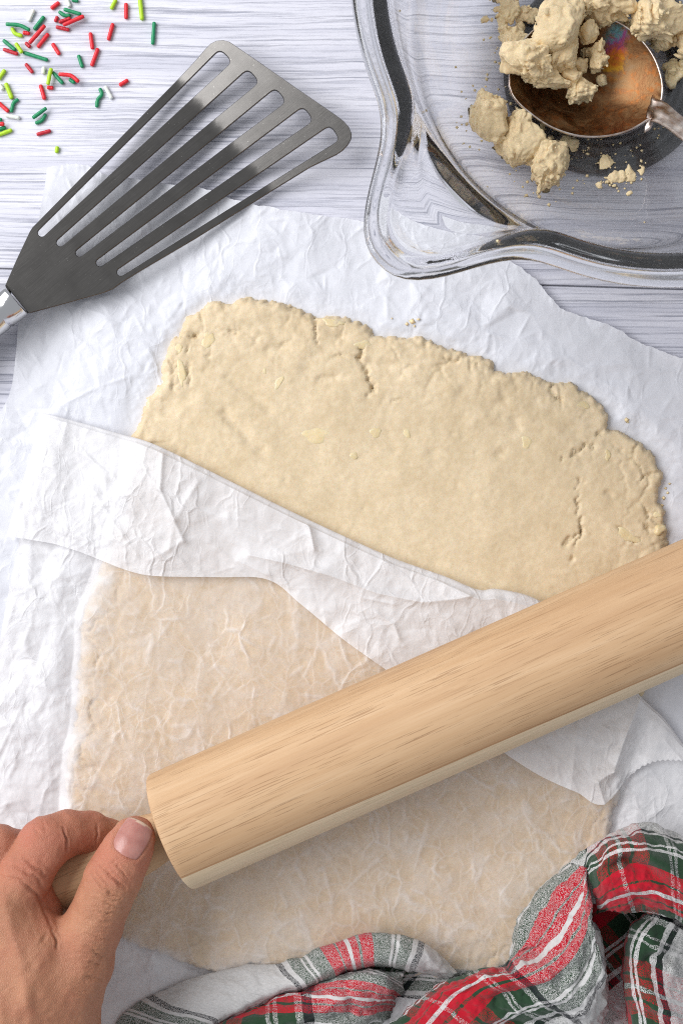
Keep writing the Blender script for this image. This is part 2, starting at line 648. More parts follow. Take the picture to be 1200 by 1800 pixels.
def mat_chrome():
    m = M('polished_steel')
    n = m.noise(m.coord('World'), 300.0, 3.0)
    m.principled((0.62, 0.62, 0.63), m.ramp(n, [(0.3, 0.10), (0.7, 0.2)]), Metallic=1.0)
    return m.mat


def mat_glass():
    m = M('clear_glass')
    g = m.principled((0.985, 0.99, 0.995), 0.0, link=False, Transmission_Weight=1.0, IOR=1.5)
    # faint filmy haze on the glass, grey mixed in to lighten the black rim
    v = m.coord('World')
    film_lift = m.ramp(m.noise(v, 55.0, 4.0, 0.6, 0.5), [(0.35, 0.010), (0.7, 0.032)])
    d = m.n('ShaderNodeBsdfDiffuse')
    d.inputs['Color'].default_value = (0.80, 0.80, 0.82, 1)
    mx = m.n('ShaderNodeMixShader')
    m.l(film_lift, mx.inputs[0]); m.l(g, mx.inputs[1]); m.l(d.outputs[0], mx.inputs[2])
    m.l(mx.outputs[0], m.out.inputs['Surface'])
    return m.mat


def mat_spoon():
    m = M('tarnished_silver')
    v = m.coord('Object')
    big = m.noise(v, 95.0, 6.0, 0.72, 1.2)
    streak = m.noise(m.coord('Object', (420, 60, 60), (0, 0, 0.5)), 1.0, 4.0, 0.6)
    c = m.ramp(big, [(0.25, (0.06, 0.042, 0.035)), (0.42, (0.22, 0.10, 0.042)), (0.55, (0.33, 0.185, 0.085)), (0.72, (0.44, 0.30, 0.175))])
    c = m.mix(m.math('MULTIPLY', streak, 0.35), c, (0.30, 0.16, 0.08))
    # streak of rainbow oxide up the bowl wall: gold, orange, magenta, teal
    sep = m.n('ShaderNodeSeparateXYZ')
    m.l(v, sep.inputs[0])
    wv = m.math('SUBTRACT', m.noise(v, 170.0, 6.0, 0.7, 1.0), 0.5)
    dx = m.math('ABSOLUTE', m.math('ADD', m.math('DIVIDE', m.math('SUBTRACT', sep.outputs[0], 0.0118), 0.0046), m.math('MULTIPLY', wv, 2.6)))
    t = m.math('ADD', m.math('DIVIDE', m.math('SUBTRACT', sep.outputs[1], 0.001), 0.020), m.math('MULTIPLY', wv, 0.9))
    irid = m.ramp(t, [(0.0, (0.42, 0.17, 0.05)), (0.22, (0.75, 0.40, 0.04)), (0.40, (0.75, 0.20, 0.03)), (0.55, (0.55, 0.10, 0.16)), (0.68, (0.36, 0.10, 0.34)), (0.80, (0.14, 0.38, 0.44)), (0.95, (0.10, 0.09, 0.07))])
    msk = m.math('MULTIPLY', m.ramp(dx, [(0.45, 0.9), (1.0, 0.0)]), m.ramp(t, [(0.0, 0.0), (0.15, 1.0), (0.9, 1.0), (1.0, 0.0)]))
    c = m.mix(msk, c, irid)
    rust = m.ramp(m.noise(v, 320.0, 4.0, 0.7), [(0.52, 0.0), (0.66, 0.7)])
    c = m.mix(rust, c, (0.42, 0.14, 0.035))
    m.principled(c, m.ramp(big, [(0.3, 0.34), (0.7, 0.60)]), m.bump(m.math('ADD', streak, big), 0.25, 0.0004), Metallic=1.0)
    return m.mat


def mat_skin():
    m = M('skin')
    v = m.coord('World')
    big = m.noise(v, 45.0, 4.0, 0.6)
    mid = m.noise(v, 260.0, 3.0, 0.6)
    # fine lines: cells squeezed across the fingers
    cell = m.voro(m.coord('World', (2100, 1150, 1500), (0, 0, 0.5)), 1.0, 'DISTANCE_TO_EDGE')
    cell2 = m.voro(m.coord('World', (1000, 3000, 2000), (0, 0, -0.25)), 1.0, 'DISTANCE_TO_EDGE')
    red = m.n('ShaderNodeAttribute')
    red.attribute_name = 'redness'
    c = m.ramp(big, [(0.3, (0.42, 0.182, 0.102)), (0.7, (0.545, 0.265, 0.152))])
    c = m.mix(m.ramp(mid, [(0.35, 0.35), (0.6, 0.0)]), c, (0.40, 0.165, 0.09))
    c = m.mix(m.math('MULTIPLY', red.outputs['Fac'], 0.75), c, (0.50, 0.160, 0.105))
    lines = m.ramp(cell, [(0.0, 1.0), (0.16, 0.0)])
    c = m.mix(m.math('MULTIPLY', lines, 0.26), c, (0.30, 0.11, 0.06))
    pores = m.ramp(m.voro(v, 1050.0), [(0.0, 1.0), (0.16, 0.0)])
    c = m.mix(m.math('MULTIPLY', pores, 0.42), c, (0.27, 0.10, 0.055))
    h = m.math('ADD', m.ramp(cell, [(0.0, 0.0), (0.25, 1.0)]), m.math('MULTIPLY', m.ramp(cell2, [(0.0, 0.0), (0.25, 1.0)]), 0.8))
    h = m.math('ADD', h, m.math('MULTIPLY', mid, 0.7))
    m.principled(c, 0.5, m.bump(h, 0.42, 0.0003), Subsurface_Weight=0.18, Subsurface_Radius=(0.004, 0.0015, 0.0008), Subsurface_Scale=1.0, Specular_IOR_Level=0.4)
    return m.mat


def mat_nail():
    m = M('fingernail')
    v = m.coord('World')
    n = m.noise(v, 300.0, 2.0)
    edge = m.n('ShaderNodeAttribute')
    edge.attribute_name = 'tip'
    c = m.ramp(n, [(0.3, (0.40, 0.165, 0.135)), (0.7, (0.49, 0.225, 0.185))])
    c = m.mix(edge.outputs['Fac'], c, (0.60, 0.42, 0.31))
    m.principled(c, 0.25, m.bump(m.noise(m.coord('World', (2500, 500, 500), (0, 0, 1.1)), 1.0, 2.0), 0.12, 0.0002), Subsurface_Weight=0.15, Subsurface_Radius=(0.003, 0.0012, 0.0008), Subsurface_Scale=1.0)
    return m.mat


def mat_plaid():
    m = M('plaid_cotton')
    uv = m.n('ShaderNodeTexCoord').outputs['UV']
    nz = m.noise(uv, 130.0, 2.0)
    sep = m.n('ShaderNodeSeparateXYZ')
    m.l(uv, sep.inputs[0])
    Wc, K, G, R = (0.66, 0.65, 0.64), (0.012, 0.014, 0.02), (0.024, 0.062, 0.030), (0.52, 0.008, 0.024)

    def stripes(coord, white):
        half = [(G, 7.0), (Wc, 1.1), (G, 1.2), (Wc, 1.1), (G, 5.0), (Wc, 2.3), (K, 2.7)]
        mid = [(R, 5.2), (G, 1.0), (R, 3.2), (Wc, 1.6), (R, 3.2), (G, 1.0), (R, 5.2)]
        seq = mid + half + [(Wc, white)] + half[::-1]
        tot = sum(w for _, w in seq)
        stops = []
        p = 0.0
        for c, w in seq:
            stops.append((p / tot, c))
            p += w
        f = m.math('FRACT', m.math('DIVIDE', coord, tot / 1000.0))
        return m.ramp(f, stops, 'CONSTANT')
    jit = m.math('MULTIPLY', m.math('SUBTRACT', nz, 0.5), 0.00025)
    u = m.math('ADD', sep.outputs[0], jit)
    v = m.math('ADD', sep.outputs[1], jit)
    cu = stripes(u, 46.0)
    cv = stripes(v, 46.0)
    T = 0.00013
    iu = m.math('FLOOR', m.math('DIVIDE', sep.outputs[0], T))
    iv = m.math('FLOOR', m.math('DIVIDE', sep.outputs[1], T))
    wn = m.n('ShaderNodeTexWhiteNoise', noise_dimensions='2D')
    cxy = m.n('ShaderNodeCombineXYZ')
    m.l(iu, cxy.inputs[0]); m.l(iv, cxy.inputs[1])
    m.l(cxy.outputs[0], wn.inputs['Vector'])
    tw = wn.outputs['Value']
    sc = m.n('ShaderNodeSeparateColor'); m.l(cv, sc.inputs[0])
    su_ = m.n('ShaderNodeSeparateColor'); m.l(cu, su_.inputs[0])
    green = m.math('GREATER_THAN', sc.outputs[1], sc.outputs[0])
    black = m.math('LESS_THAN', su_.outputs[1], 0.02)
    black = m.math('MULTIPLY', black, m.math('LESS_THAN', su_.outputs[0], 0.1))
    share = m.math('ADD', m.math('MULTIPLY', green, 0.2), m.math('MULTIPLY', black, 0.4))
    sel = m.math('LESS_THAN', tw, m.math('ADD', share, 0.19))
    fu = m.math('ABSOLUTE', m.math('SUBTRACT', m.math('FRACT', m.math('DIVIDE', sep.outputs[0], T)), 0.5))
    fv = m.math('ABSOLUTE', m.math('SUBTRACT', m.math('FRACT', m.math('DIVIDE', sep.outputs[1], T)), 0.5))
    c = m.mix(sel, cv, cu)
    c = m.mix(m.math('MULTIPLY', m.noise(uv, 1800.0, 2.0), 0.14), c, (0.30, 0.28, 0.28), 'OVERLAY')
    h = m.math('SUBTRACT', 0.5, m.math('MAXIMUM', fu, fv))
    h = m.math('ADD', h, m.math('MULTIPLY', m.noise(uv, 500.0, 3.0), 0.8))
    h = m.math('ADD', h, m.math('MULTIPLY', m.noise(uv, 120.0, 3.0, 0.6, 0.8), 3.0))
    mot = m.noise(uv, 900.0, 3.0, 0.7)
    c = m.mix(m.ramp(mot, [(0.35, 0.30), (0.6, 0.0)]), c, m.mix(0.5, c, (0.0, 0.0, 0.0)))
    m.principled(c, 0.85, m.bump(h, 0.5, 0.0004), Specular_IOR_Level=0.15, Sheen_Weight=0.15)
    return m.mat


# ================================================================== TABLETOP (planks)
MAT_TABLE = mat_table()


def build_table():
    seam_a = math.radians(-1.75)
    base = mk_mesh('tabletop', [(-0.7, -0.7, -0.03), (0.7, -0.7, -0.03), (0.7, 0.7, -0.03), (-0.7, 0.7, -0.03),
                                (-0.7, -0.7, -0.0012), (0.7, -0.7, -0.0012), (0.7, 0.7, -0.0012), (-0.7, 0.7, -0.0012)],
                   [(0, 3, 2, 1), (4, 5, 6, 7), (0, 1, 5, 4), (1, 2, 6, 5), (2, 3, 7, 6), (3, 0, 4, 7)],
                   mat_plain('grey_underlay', (0.30, 0.30, 0.34), 0.8), smooth=False)
    base['kind'] = 'structure'
    y0 = W(600, 490)[1]
    wdt = 0.142
    for k in range(-4, 5):
        lo = y0 + (k - 1) * wdt + 0.00030
        hi = y0 + k * wdt - 0.00030
        r = 0.0004
        prof = [(lo, -0.0009), (lo, -r), (lo + r * 0.4, -r * 0.25), (lo + r * 1.3, 0), (hi - r * 1.3, 0), (hi - r * 0.4, -r * 0.25), (hi, -r), (hi, -0.0009)]
        vs = []
        for x in (-0.62, 0.62):
            for (y, z) in prof:
                vs.append((x, y * math.cos(seam_a) + x * math.sin(seam_a), z))
        n = len(prof)
        fs = [(i, i + 1, n + i + 1, n + i) for i in range(n - 1)]
        fs = [f[::-1] for f in fs] + [tuple(range(n)), tuple(range(2 * n - 1, n - 1, -1))]
        mk_mesh('plank', vs, fs, MAT_TABLE, smooth=False, parent=base)


build_table()

# ================================================================== DOUGH SHEET
DOUGH_PX = [(237, 765), (245, 735), (258, 700), (282, 668), (292, 630), (302, 600), (320, 588), (322, 566), (345, 550), (365, 534), (400, 530), (440, 523),
            (480, 530), (520, 545), (555, 561), (575, 554), (612, 561), (650, 580), (656, 591), (682, 595), (722, 594), (757, 601), (777, 612), (822, 621),
            (862, 635), (872, 650), (922, 658), (962, 668), (1002, 672), (1030, 690), (1050, 712), (1070, 727), (1072, 752), (1090, 755), (1122, 777),
            (1152, 802), (1161, 832), (1158, 882), (1167, 922), (1171, 945), (1168, 980), (1152, 1060), (1130, 1215), (1108, 1300), (1078, 1440),
            (1065, 1510), (1045, 1640), (1000, 1690), (800, 1722), (600, 1722), (400, 1712), (300, 1685), (225, 1655), (180, 1600), (140, 1530),
            (115, 1440), (112, 1380), (132, 1250), (140, 1150), (152, 1050), (186, 980), (214, 880)]
DOUGH_H = 0.0046
DOUGH_BASE = 0.0012
MAT_DOUGH = mat_dough()
MAT_BUTTER = mat_butter()


def px_poly(pts, z=0.003):
    return [W(x, y, z)[:2] for (x, y) in pts]


def polyline_groove(X, Y, pts, width, seed=0, jit=0.0011):
    """1 along the line, 0 away from it; only worked out round the line"""
    p = px_poly(pts, 0.005)
    q = np.array(p)
    pad = 0.009
    i0, j0 = np.maximum(((q.min(0) - pad - (Field.X0, Field.Y0)) / Field.H).astype(int), 0)
    i1, j1 = ((q.max(0) + pad - (Field.X0, Field.Y0)) / Field.H).astype(int) + 1
    s = (slice(i0, i1), slice(j0, j1))
    x, y = X[s], Y[s]
    d = np.full(x.shape, 1e9)
    jx = jit * fbm(x * 420, y * 420, seed, 4, None, 0.65)
    jy = jit * fbm(x * 420 + 40, y * 420 + 40, seed + 9, 4, None, 0.65)
    for a, b in zip(p[:-1], p[1:]):
        d = np.minimum(d, seg_dist(x + jx, y + jy, a[0], a[1], b[0], b[1])[0])
    out = np.zeros(X.shape)
    out[s] = np.exp(-(d / width) ** 2)
    return out


def dough_field():
    X, Y = Field.grid()
    poly = px_poly(DOUGH_PX, 0.002)
    d = poly_sd(X, Y, poly)
    edge_n = fbm(X * 160, Y * 160, 3, 4)
    d = d + 0.0012 * edge_n + 0.0006 * fbm(X * 480, Y * 480, 8, 3)
    R = 0.0036
    t = np.clip(d / R, 0, 1)
    h = DOUGH_H * np.sqrt(np.clip(1 - (1 - t) ** 2, 0, 1))
    near = np.exp(-np.clip(d, 0, 1) / 0.016)
    h = h * (1 + 0.10 * fbm(X * 38, Y * 38, 21, 3)) + 0.00042 * fbm(X * 60, Y * 60, 31, 4) * t * (0.55 + 0.45 * smoothstep(0.0, 0.06, Y))
    h += near * t * 0.0006 * fbm(X * 190, Y * 190, 23, 3)
    h += (0.00006 + 0.00014 * near) * fbm(X * 330, Y * 330, 33, 3) * t
    # broken lobes along the border: cell edges sink
    rng = np.random.RandomState(5)
    pts = rng.uniform(-0.14, 0.14, (900, 2)) * np.array([1, 1.45])
    f1 = np.full(X.shape, 1e9); f2 = np.full(X.shape, 1e9)
    wx = X + 0.0016 * fbm(X * 220, Y * 220, 61, 3); wy = Y + 0.0016 * fbm(X * 220 + 9, Y * 220 + 5, 66, 3)
    for p in pts:
        i0 = int((p[0] - 0.02 - Field.X0) / Field.H); i1 = int((p[0] + 0.02 - Field.X0) / Field.H)
        j0 = int((p[1] - 0.02 - Field.Y0) / Field.H); j1 = int((p[1] + 0.02 - Field.Y0) / Field.H)
        i0, j0 = max(i0, 0), max(j0, 0)
        s = (slice(i0, max(i1, 0)), slice(j0, max(j1, 0)))
        q = np.hypot(wx[s] - p[0], wy[s] - p[1])
        a, b = f1[s], f2[s]
        f2[s] = np.minimum(np.maximum(a, q), b)
        f1[s] = np.minimum(a, q)
    ce = np.exp(-((f2 - f1) / 0.0009) ** 2)
    h -= ce * np.clip(np.exp(-np.clip(d, 0, 1) / 0.0075) * 0.0021 * (0.5 + fbm(X * 90, Y * 90, 77, 2)), 0, 0.003) * t
    # cracks and dents seen in the photograph
    cracks = [([(1020, 845), (1015, 872), (1020, 905), (1024, 932), (1012, 958), (1000, 985)], 0.0006, 0.0022),
              ([(1022, 932), (1005, 945), (990, 960)], 0.0005, 0.0014),
              ([(1084, 926), (1096, 940), (1118, 945), (1132, 955)], 0.0007, 0.0022),
              ([(1150, 900), (1135, 912), (1128, 920), (1140, 935)], 0.0005, 0.0016),
              ([(1046, 783), (1030, 785), (1012, 795), (1000, 806), (985, 812)], 0.0006, 0.0015),
              ([(1138, 835), (1120, 845)], 0.0005, 0.0014), ([(972, 672), (970, 690), (980, 700), (992, 712)], 0.0006, 0.0018),
              ([(898, 660), (905, 685), (900, 700)], 0.0006, 0.0016), ([(1070, 752), (1050, 765)], 0.0005, 0.0012),
              ([(555, 562), (558, 585), (560, 600)], 0.0006, 0.0016), ([(608, 562), (600, 585), (588, 605)], 0.0005, 0.0013),
              ([(652, 592), (640, 610), (632, 628), (642, 650), (655, 680), (668, 700)], 0.0008, 0.0021),
              ([(632, 628), (610, 625), (590, 628)], 0.0006, 0.0012), ([(655, 682), (645, 700)], 0.0006, 0.0014),
              ([(668, 700), (690, 706), (705, 702)], 0.0006, 0.0012), ([(860, 640), (835, 645)], 0.0005, 0.0013),
              ([(380, 575), (400, 585), (425, 583), (445, 595)], 0.0006, 0.0013), ([(365, 575), (352, 590), (335, 592)], 0.0006, 0.0017),
              ([(335, 592), (330, 610), (330, 640), (335, 675)], 0.0007, 0.0020), ([(322, 588), (345, 588)], 0.0006, 0.0015),
              ([(318, 600), (308, 640), (305, 680)], 0.0006, 0.0013), ([(330, 612), (352, 618), (368, 622)], 0.0005, 0.001),
              ([(345, 555), (372, 560)], 0.0005, 0.0010), ([(760, 602), (752, 622)], 0.0005, 0.0012)]
    CV = vnoise(X * 330, Y * 330, 200)
    for k, (p, w, dep) in enumerate(cracks):
        g = polyline_groove(X, Y, p, w, 100 + k)
        h -= g * dep * 0.85 * np.clip(0.55 + 0.9 * CV, 0.05, 1.3)
    dents = [([(395, 727), (418, 752), (438, 775), (460, 790)], 0.0022, 0.0011), ([(400, 665), (430, 685), (455, 705), (472, 722)], 0.0016, 0.0006),
             ([(470, 615), (500, 608)], 0.0016, 0.0008), ([(640, 640), (690, 640)], 0.0018, 0.0006), ([(560, 668), (590, 662)], 0.0012, 0.0009),
             ([(905, 738), (908, 752)], 0.002, 0.0008), ([(878, 800), (884, 795)], 0.002, 0.0009), ([(1066, 866), (1072, 870)], 0.0012, 0.0008),
             ([(330, 700), (300, 720)], 0.003, 0.0006), ([(470, 570), (500, 600)], 0.003, 0.0005), ([(520, 640), (545, 600)], 0.003, -0.0005),
             ([(700, 620), (735, 640), (725, 665)], 0.004, -0.0005), ([(320, 712), (350, 715)], 0.003, -0.0005)]
    for k, (p, w, dep) in enumerate(dents):
        h -= polyline_groove(X, Y, p, w, 150 + k, 0.0004) * dep
    rp = np.random.RandomState(12)
    for k in range(70):
        px, py = rp.uniform(240, 1160), rp.uniform(540, 1040)
        cx, cy = W(px, py, 0.005)[:2]
        s = 0.016
        i0 = int((cx - s - Field.X0) / Field.H); j0 = int((cy - s - Field.Y0) / Field.H); n = int(2 * s / Field.H)
        sl = (slice(i0, i0 + n), slice(j0, j0 + n))
        rr = np.hypot((X[sl] - cx) / rp.uniform(0.8, 2.0), Y[sl] - cy)
        h[sl] -= rp.uniform(-0.0002, 0.0005) * np.exp(-(rr / rp.uniform(0.0006, 0.0016)) ** 2)
    h = np.where(d > 0, np.maximum(h, 0.0002), 0)
    return d, h


D_SD, D_HGT = dough_field()
F_DOUGH = Field(D_HGT)
F_DSD = Field(D_SD)


def build_dough():
    X, Y = Field.grid()
    st = 1
    inside = D_SD > -0.0003
    X, Y = X[::st, ::st], Y[::st, ::st]
    ins = inside[::st, ::st]
    h = D_HGT[::st, ::st]
    nx, ny = X.shape
    cell = ins[:-1, :-1] | ins[1:, :-1] | ins[:-1, 1:] | ins[1:, 1:]
    ij = np.argwhere(cell)
    q = np.stack([ij[:, 0] * ny + ij[:, 1], (ij[:, 0] + 1) * ny + ij[:, 1], (ij[:, 0] + 1) * ny + ij[:, 1] + 1, ij[:, 0] * ny + ij[:, 1] + 1], -1)
    used = np.unique(q)
    remap = np.zeros(nx * ny, dtype=int)
    remap[used] = np.arange(len(used))
    z = np.where(h > 0, DOUGH_BASE - 0.0006 + h, 0.0004)
    V = np.column_stack([X.ravel()[used], Y.ravel()[used], z.ravel()[used]])
    o = mk_mesh('dough_sheet', V, remap[q], MAT_DOUGH)
    tag(o, 'flat rolled sheet of pale dough with cracked edges on the wrinkled paper', 'dough')
    # butter lumps pressed into the surface
    spots = [(555, 765, 30, 17, 0), (365, 597, 13, 20, 20), (318, 652, 8, 30, -8), (314, 610, 8, 17, 10), (637, 606, 20, 8, -5), (490, 672, 7, 18, 30), (715, 762, 7, 12, -25),
             (925, 777, 11, 14, 0), (1104, 942, 27, 11, 22), (1160, 931, 12, 9, -30), (1026, 711, 15, 7, 10), (622, 801, 9, 8, 0), (660, 760, 12, 11, 0),
             (585, 566, 20, 8, 8), (1068, 800, 6, 12, 0), (1155, 905, 9, 6, 0), (465, 652, 4, 7, 0)]
    for k, (px, py, a, b, ang) in enumerate(spots):
        c = np.array(W(px, py, 0.006))
        nr, nt = 7, 18
        vs = []
        ca, sa = math.cos(math.radians(-ang)), math.sin(math.radians(-ang))
        for i in range(nr):
            f = i / (nr - 1)
            for j in range(nt):
                th = 2 * math.pi * j / nt
                wob = 1 + 0.14 * math.sin(3 * th + k) + 0.08 * math.sin(5 * th + 2 * k)
                lx, ly = a / PXM * f * wob * math.cos(th), b / PXM * f * wob * math.sin(th)
                x, y = c[0] + lx * ca - ly * sa, c[1] + lx * sa + ly * ca
                vs.append((x, y, 0))
        vs = np.array(vs)
        base = F_DOUGH(vs[:, 0], vs[:, 1]) + DOUGH_BASE - 0.0006
        f = np.repeat(np.linspace(0, 1, nr), nt)
        A_ = np.column_stack([np.ones(len(vs)), vs[:, 0] - c[0], vs[:, 1] - c[1]])
        co = np.linalg.lstsq(A_, base, rcond=None)[0]
        pl = np.clip(A_ @ co, np.median(base) - 0.0006, np.median(base) + 0.0006)
        res = np.percentile(base - pl, 85)
        pr = 0.00012 if k not in (9,) else 0.0012
        vs[:, 2] = pl + max(res, 0) * (0.75 if k not in (0, 7, 11, 12) else 0.5) + pr * (1 - f ** 4) - 0.0006 * f ** 8 + 0.00006 * vnoise(vs[:, 0] * 700, vs[:, 1] * 700, k)
        mk_mesh('butter_piece', vs, grid_faces(nr, nt, True)[:, ::-1], MAT_BUTTER, parent=o)
    return o


build_dough()

# ================================================================== PAPERS
PAPER_COLOR = (0.83, 0.835, 0.88)
MAT_PAPER_LOW = mat_paper('parchment_lower', 0.04, 0.13, PAPER_COLOR)
MAT_PAPER_TOP = mat_paper('parchment_upper', 0.08, 0.26, (0.88, 0.87, 0.88), 0.75)

C_LOW = Field(crumple(11, [(0.030, 0.0016), (0.0125, 0.00095), (0.0055, 0.00034)], 0.00050, 0.20))
C_TOP = Field(crumple(29, [(0.030, 0.0015), (0.0125, 0.00090), (0.0055, 0.00034)], 0.00055, 0.20))

PIN_R = 0.0226
PIN_Z = 0.0296
PIN_A = np.array(W(302, 1461.5, PIN_Z))
PIN_B = np.array(W(1200, 1065, PIN_Z + 0.0004))
PIN_DIR = (PIN_B - PIN_A) / np.linalg.norm(PIN_B - PIN_A)


def pin_clear(x, y, z, margin=0.0004):
    """keep a height below the round belly of the pin"""
    dx, dy = x - PIN_A[0], y - PIN_A[1]
    n = np.hypot(PIN_DIR[0], PIN_DIR[1])
    t = (dx * PIN_DIR[0] + dy * PIN_DIR[1]) / n
    d = np.abs(dx * PIN_DIR[1] - dy * PIN_DIR[0]) / n
    s = np.sqrt(np.clip(PIN_R ** 2 - d ** 2, 0, None))
    lim = np.where((d < PIN_R) & (t > -0.002), PIN_Z - s - margin, 1.0)
    return np.minimum(z, lim)


def low_z(x, y):
    inside = smoothstep(-0.010, 0.002, F_DSD(x, y))
    amp = 1.0 - inside
    cal = smoothstep(0.105, 0.125, x) * smoothstep(-0.04, -0.08, y)      # calmer lower right
    z = 0.0017 + 0.80 * C_LOW(x, y) * (1 - 0.6 * cal)
    z = 0.0003 + np.maximum(z, 0) * amp + 0.0002
    return z


def edge_curve(pts, n, jag=0.0):
    c = catmull(pts, n)
    if jag:
        t = np.linspace(0, 1, n)
        c[:, 1] += jag * fbm(t * 160, t * 0 + 3.3, 5, 2)
        c[:, 0] += jag * 0.4 * fbm(t * 130, t * 0 + 9.3, 6, 2)
    return c


def coons(top, bottom, left, right):
    """top/bottom: (nc,2) left->right; left/right: (nr,2) top->bottom"""
    nc, nr = len(top), len(left)
    u = np.linspace(0, 1, nc)[None, :, None]
    v = np.linspace(0, 1, nr)[:, None, None]
    S = (1 - v) * top[None] + v * bottom[None] + (1 - u) * left[:, None] + u * right[:, None]
    S -= (1 - u) * (1 - v) * top[0] + u * (1 - v) * top[-1] + (1 - u) * v * bottom[0] + u * v * bottom[-1]
    return S


def build_low_paper():
    nc, nr = 620, 620
    top = edge_curve([(84, 296), (118, 291), (150, 292), (172, 303), (200, 312), (250, 318), (300, 325), (360, 335), (400, 350), (440, 360), (500, 372), (560, 380), (610, 385), (645, 392), (700, 405), (760, 422),
                      (830, 443), (880, 455), (920, 478), (945, 500), (962, 522), (990, 547), (1030, 560), (1075, 577), (1110, 598), (1150, 615), (1200, 632), (1290, 660)], nc, 1.6)
    left = edge_curve([(84, 296), (78, 345), (66, 410), (48, 480), (36, 550), (30, 620), (22, 680), (5, 720), (-40, 790), (-60, 900), (-70, 1100), (-80, 1400), (-90, 1800), (-90, 2020)], nr)
    right = edge_curve([(1290, 660), (1295, 900), (1300, 1200), (1300, 1500), (1300, 1800), (1300, 2020)], nr)
    bottom = edge_curve([(-90, 2020), (300, 2030), (700, 2025), (1300, 2020)], nc)
    S = coons(top, bottom, left, right)
    k = 1 / PXM
    x = (S[..., 0] - 600) * k * 0.998
    y = -(S[..., 1] - 900) * k * 0.998
    z = low_z(x, y)
    # loose curl of the torn corner and the free edge
    ex = np.minimum(np.linspace(0, 1, nr)[:, None] * 0.36, np.linspace(0, 1, nc)[None, :] * 0.3)
    z += 0.0012 * np.exp(-ex / 0.006) * (0.6 + 0.5 * vnoise(x * 60, y * 60, 4))
    V = np.stack([x, y, z], -1).reshape(-1, 3)
    o = mk_mesh('parchment_paper', V, grid_faces(nr, nc)[:, ::-1], MAT_PAPER_LOW)
    tag(o, 'large wrinkled white parchment sheet lying on the table beneath the dough', 'paper')


build_low_paper()


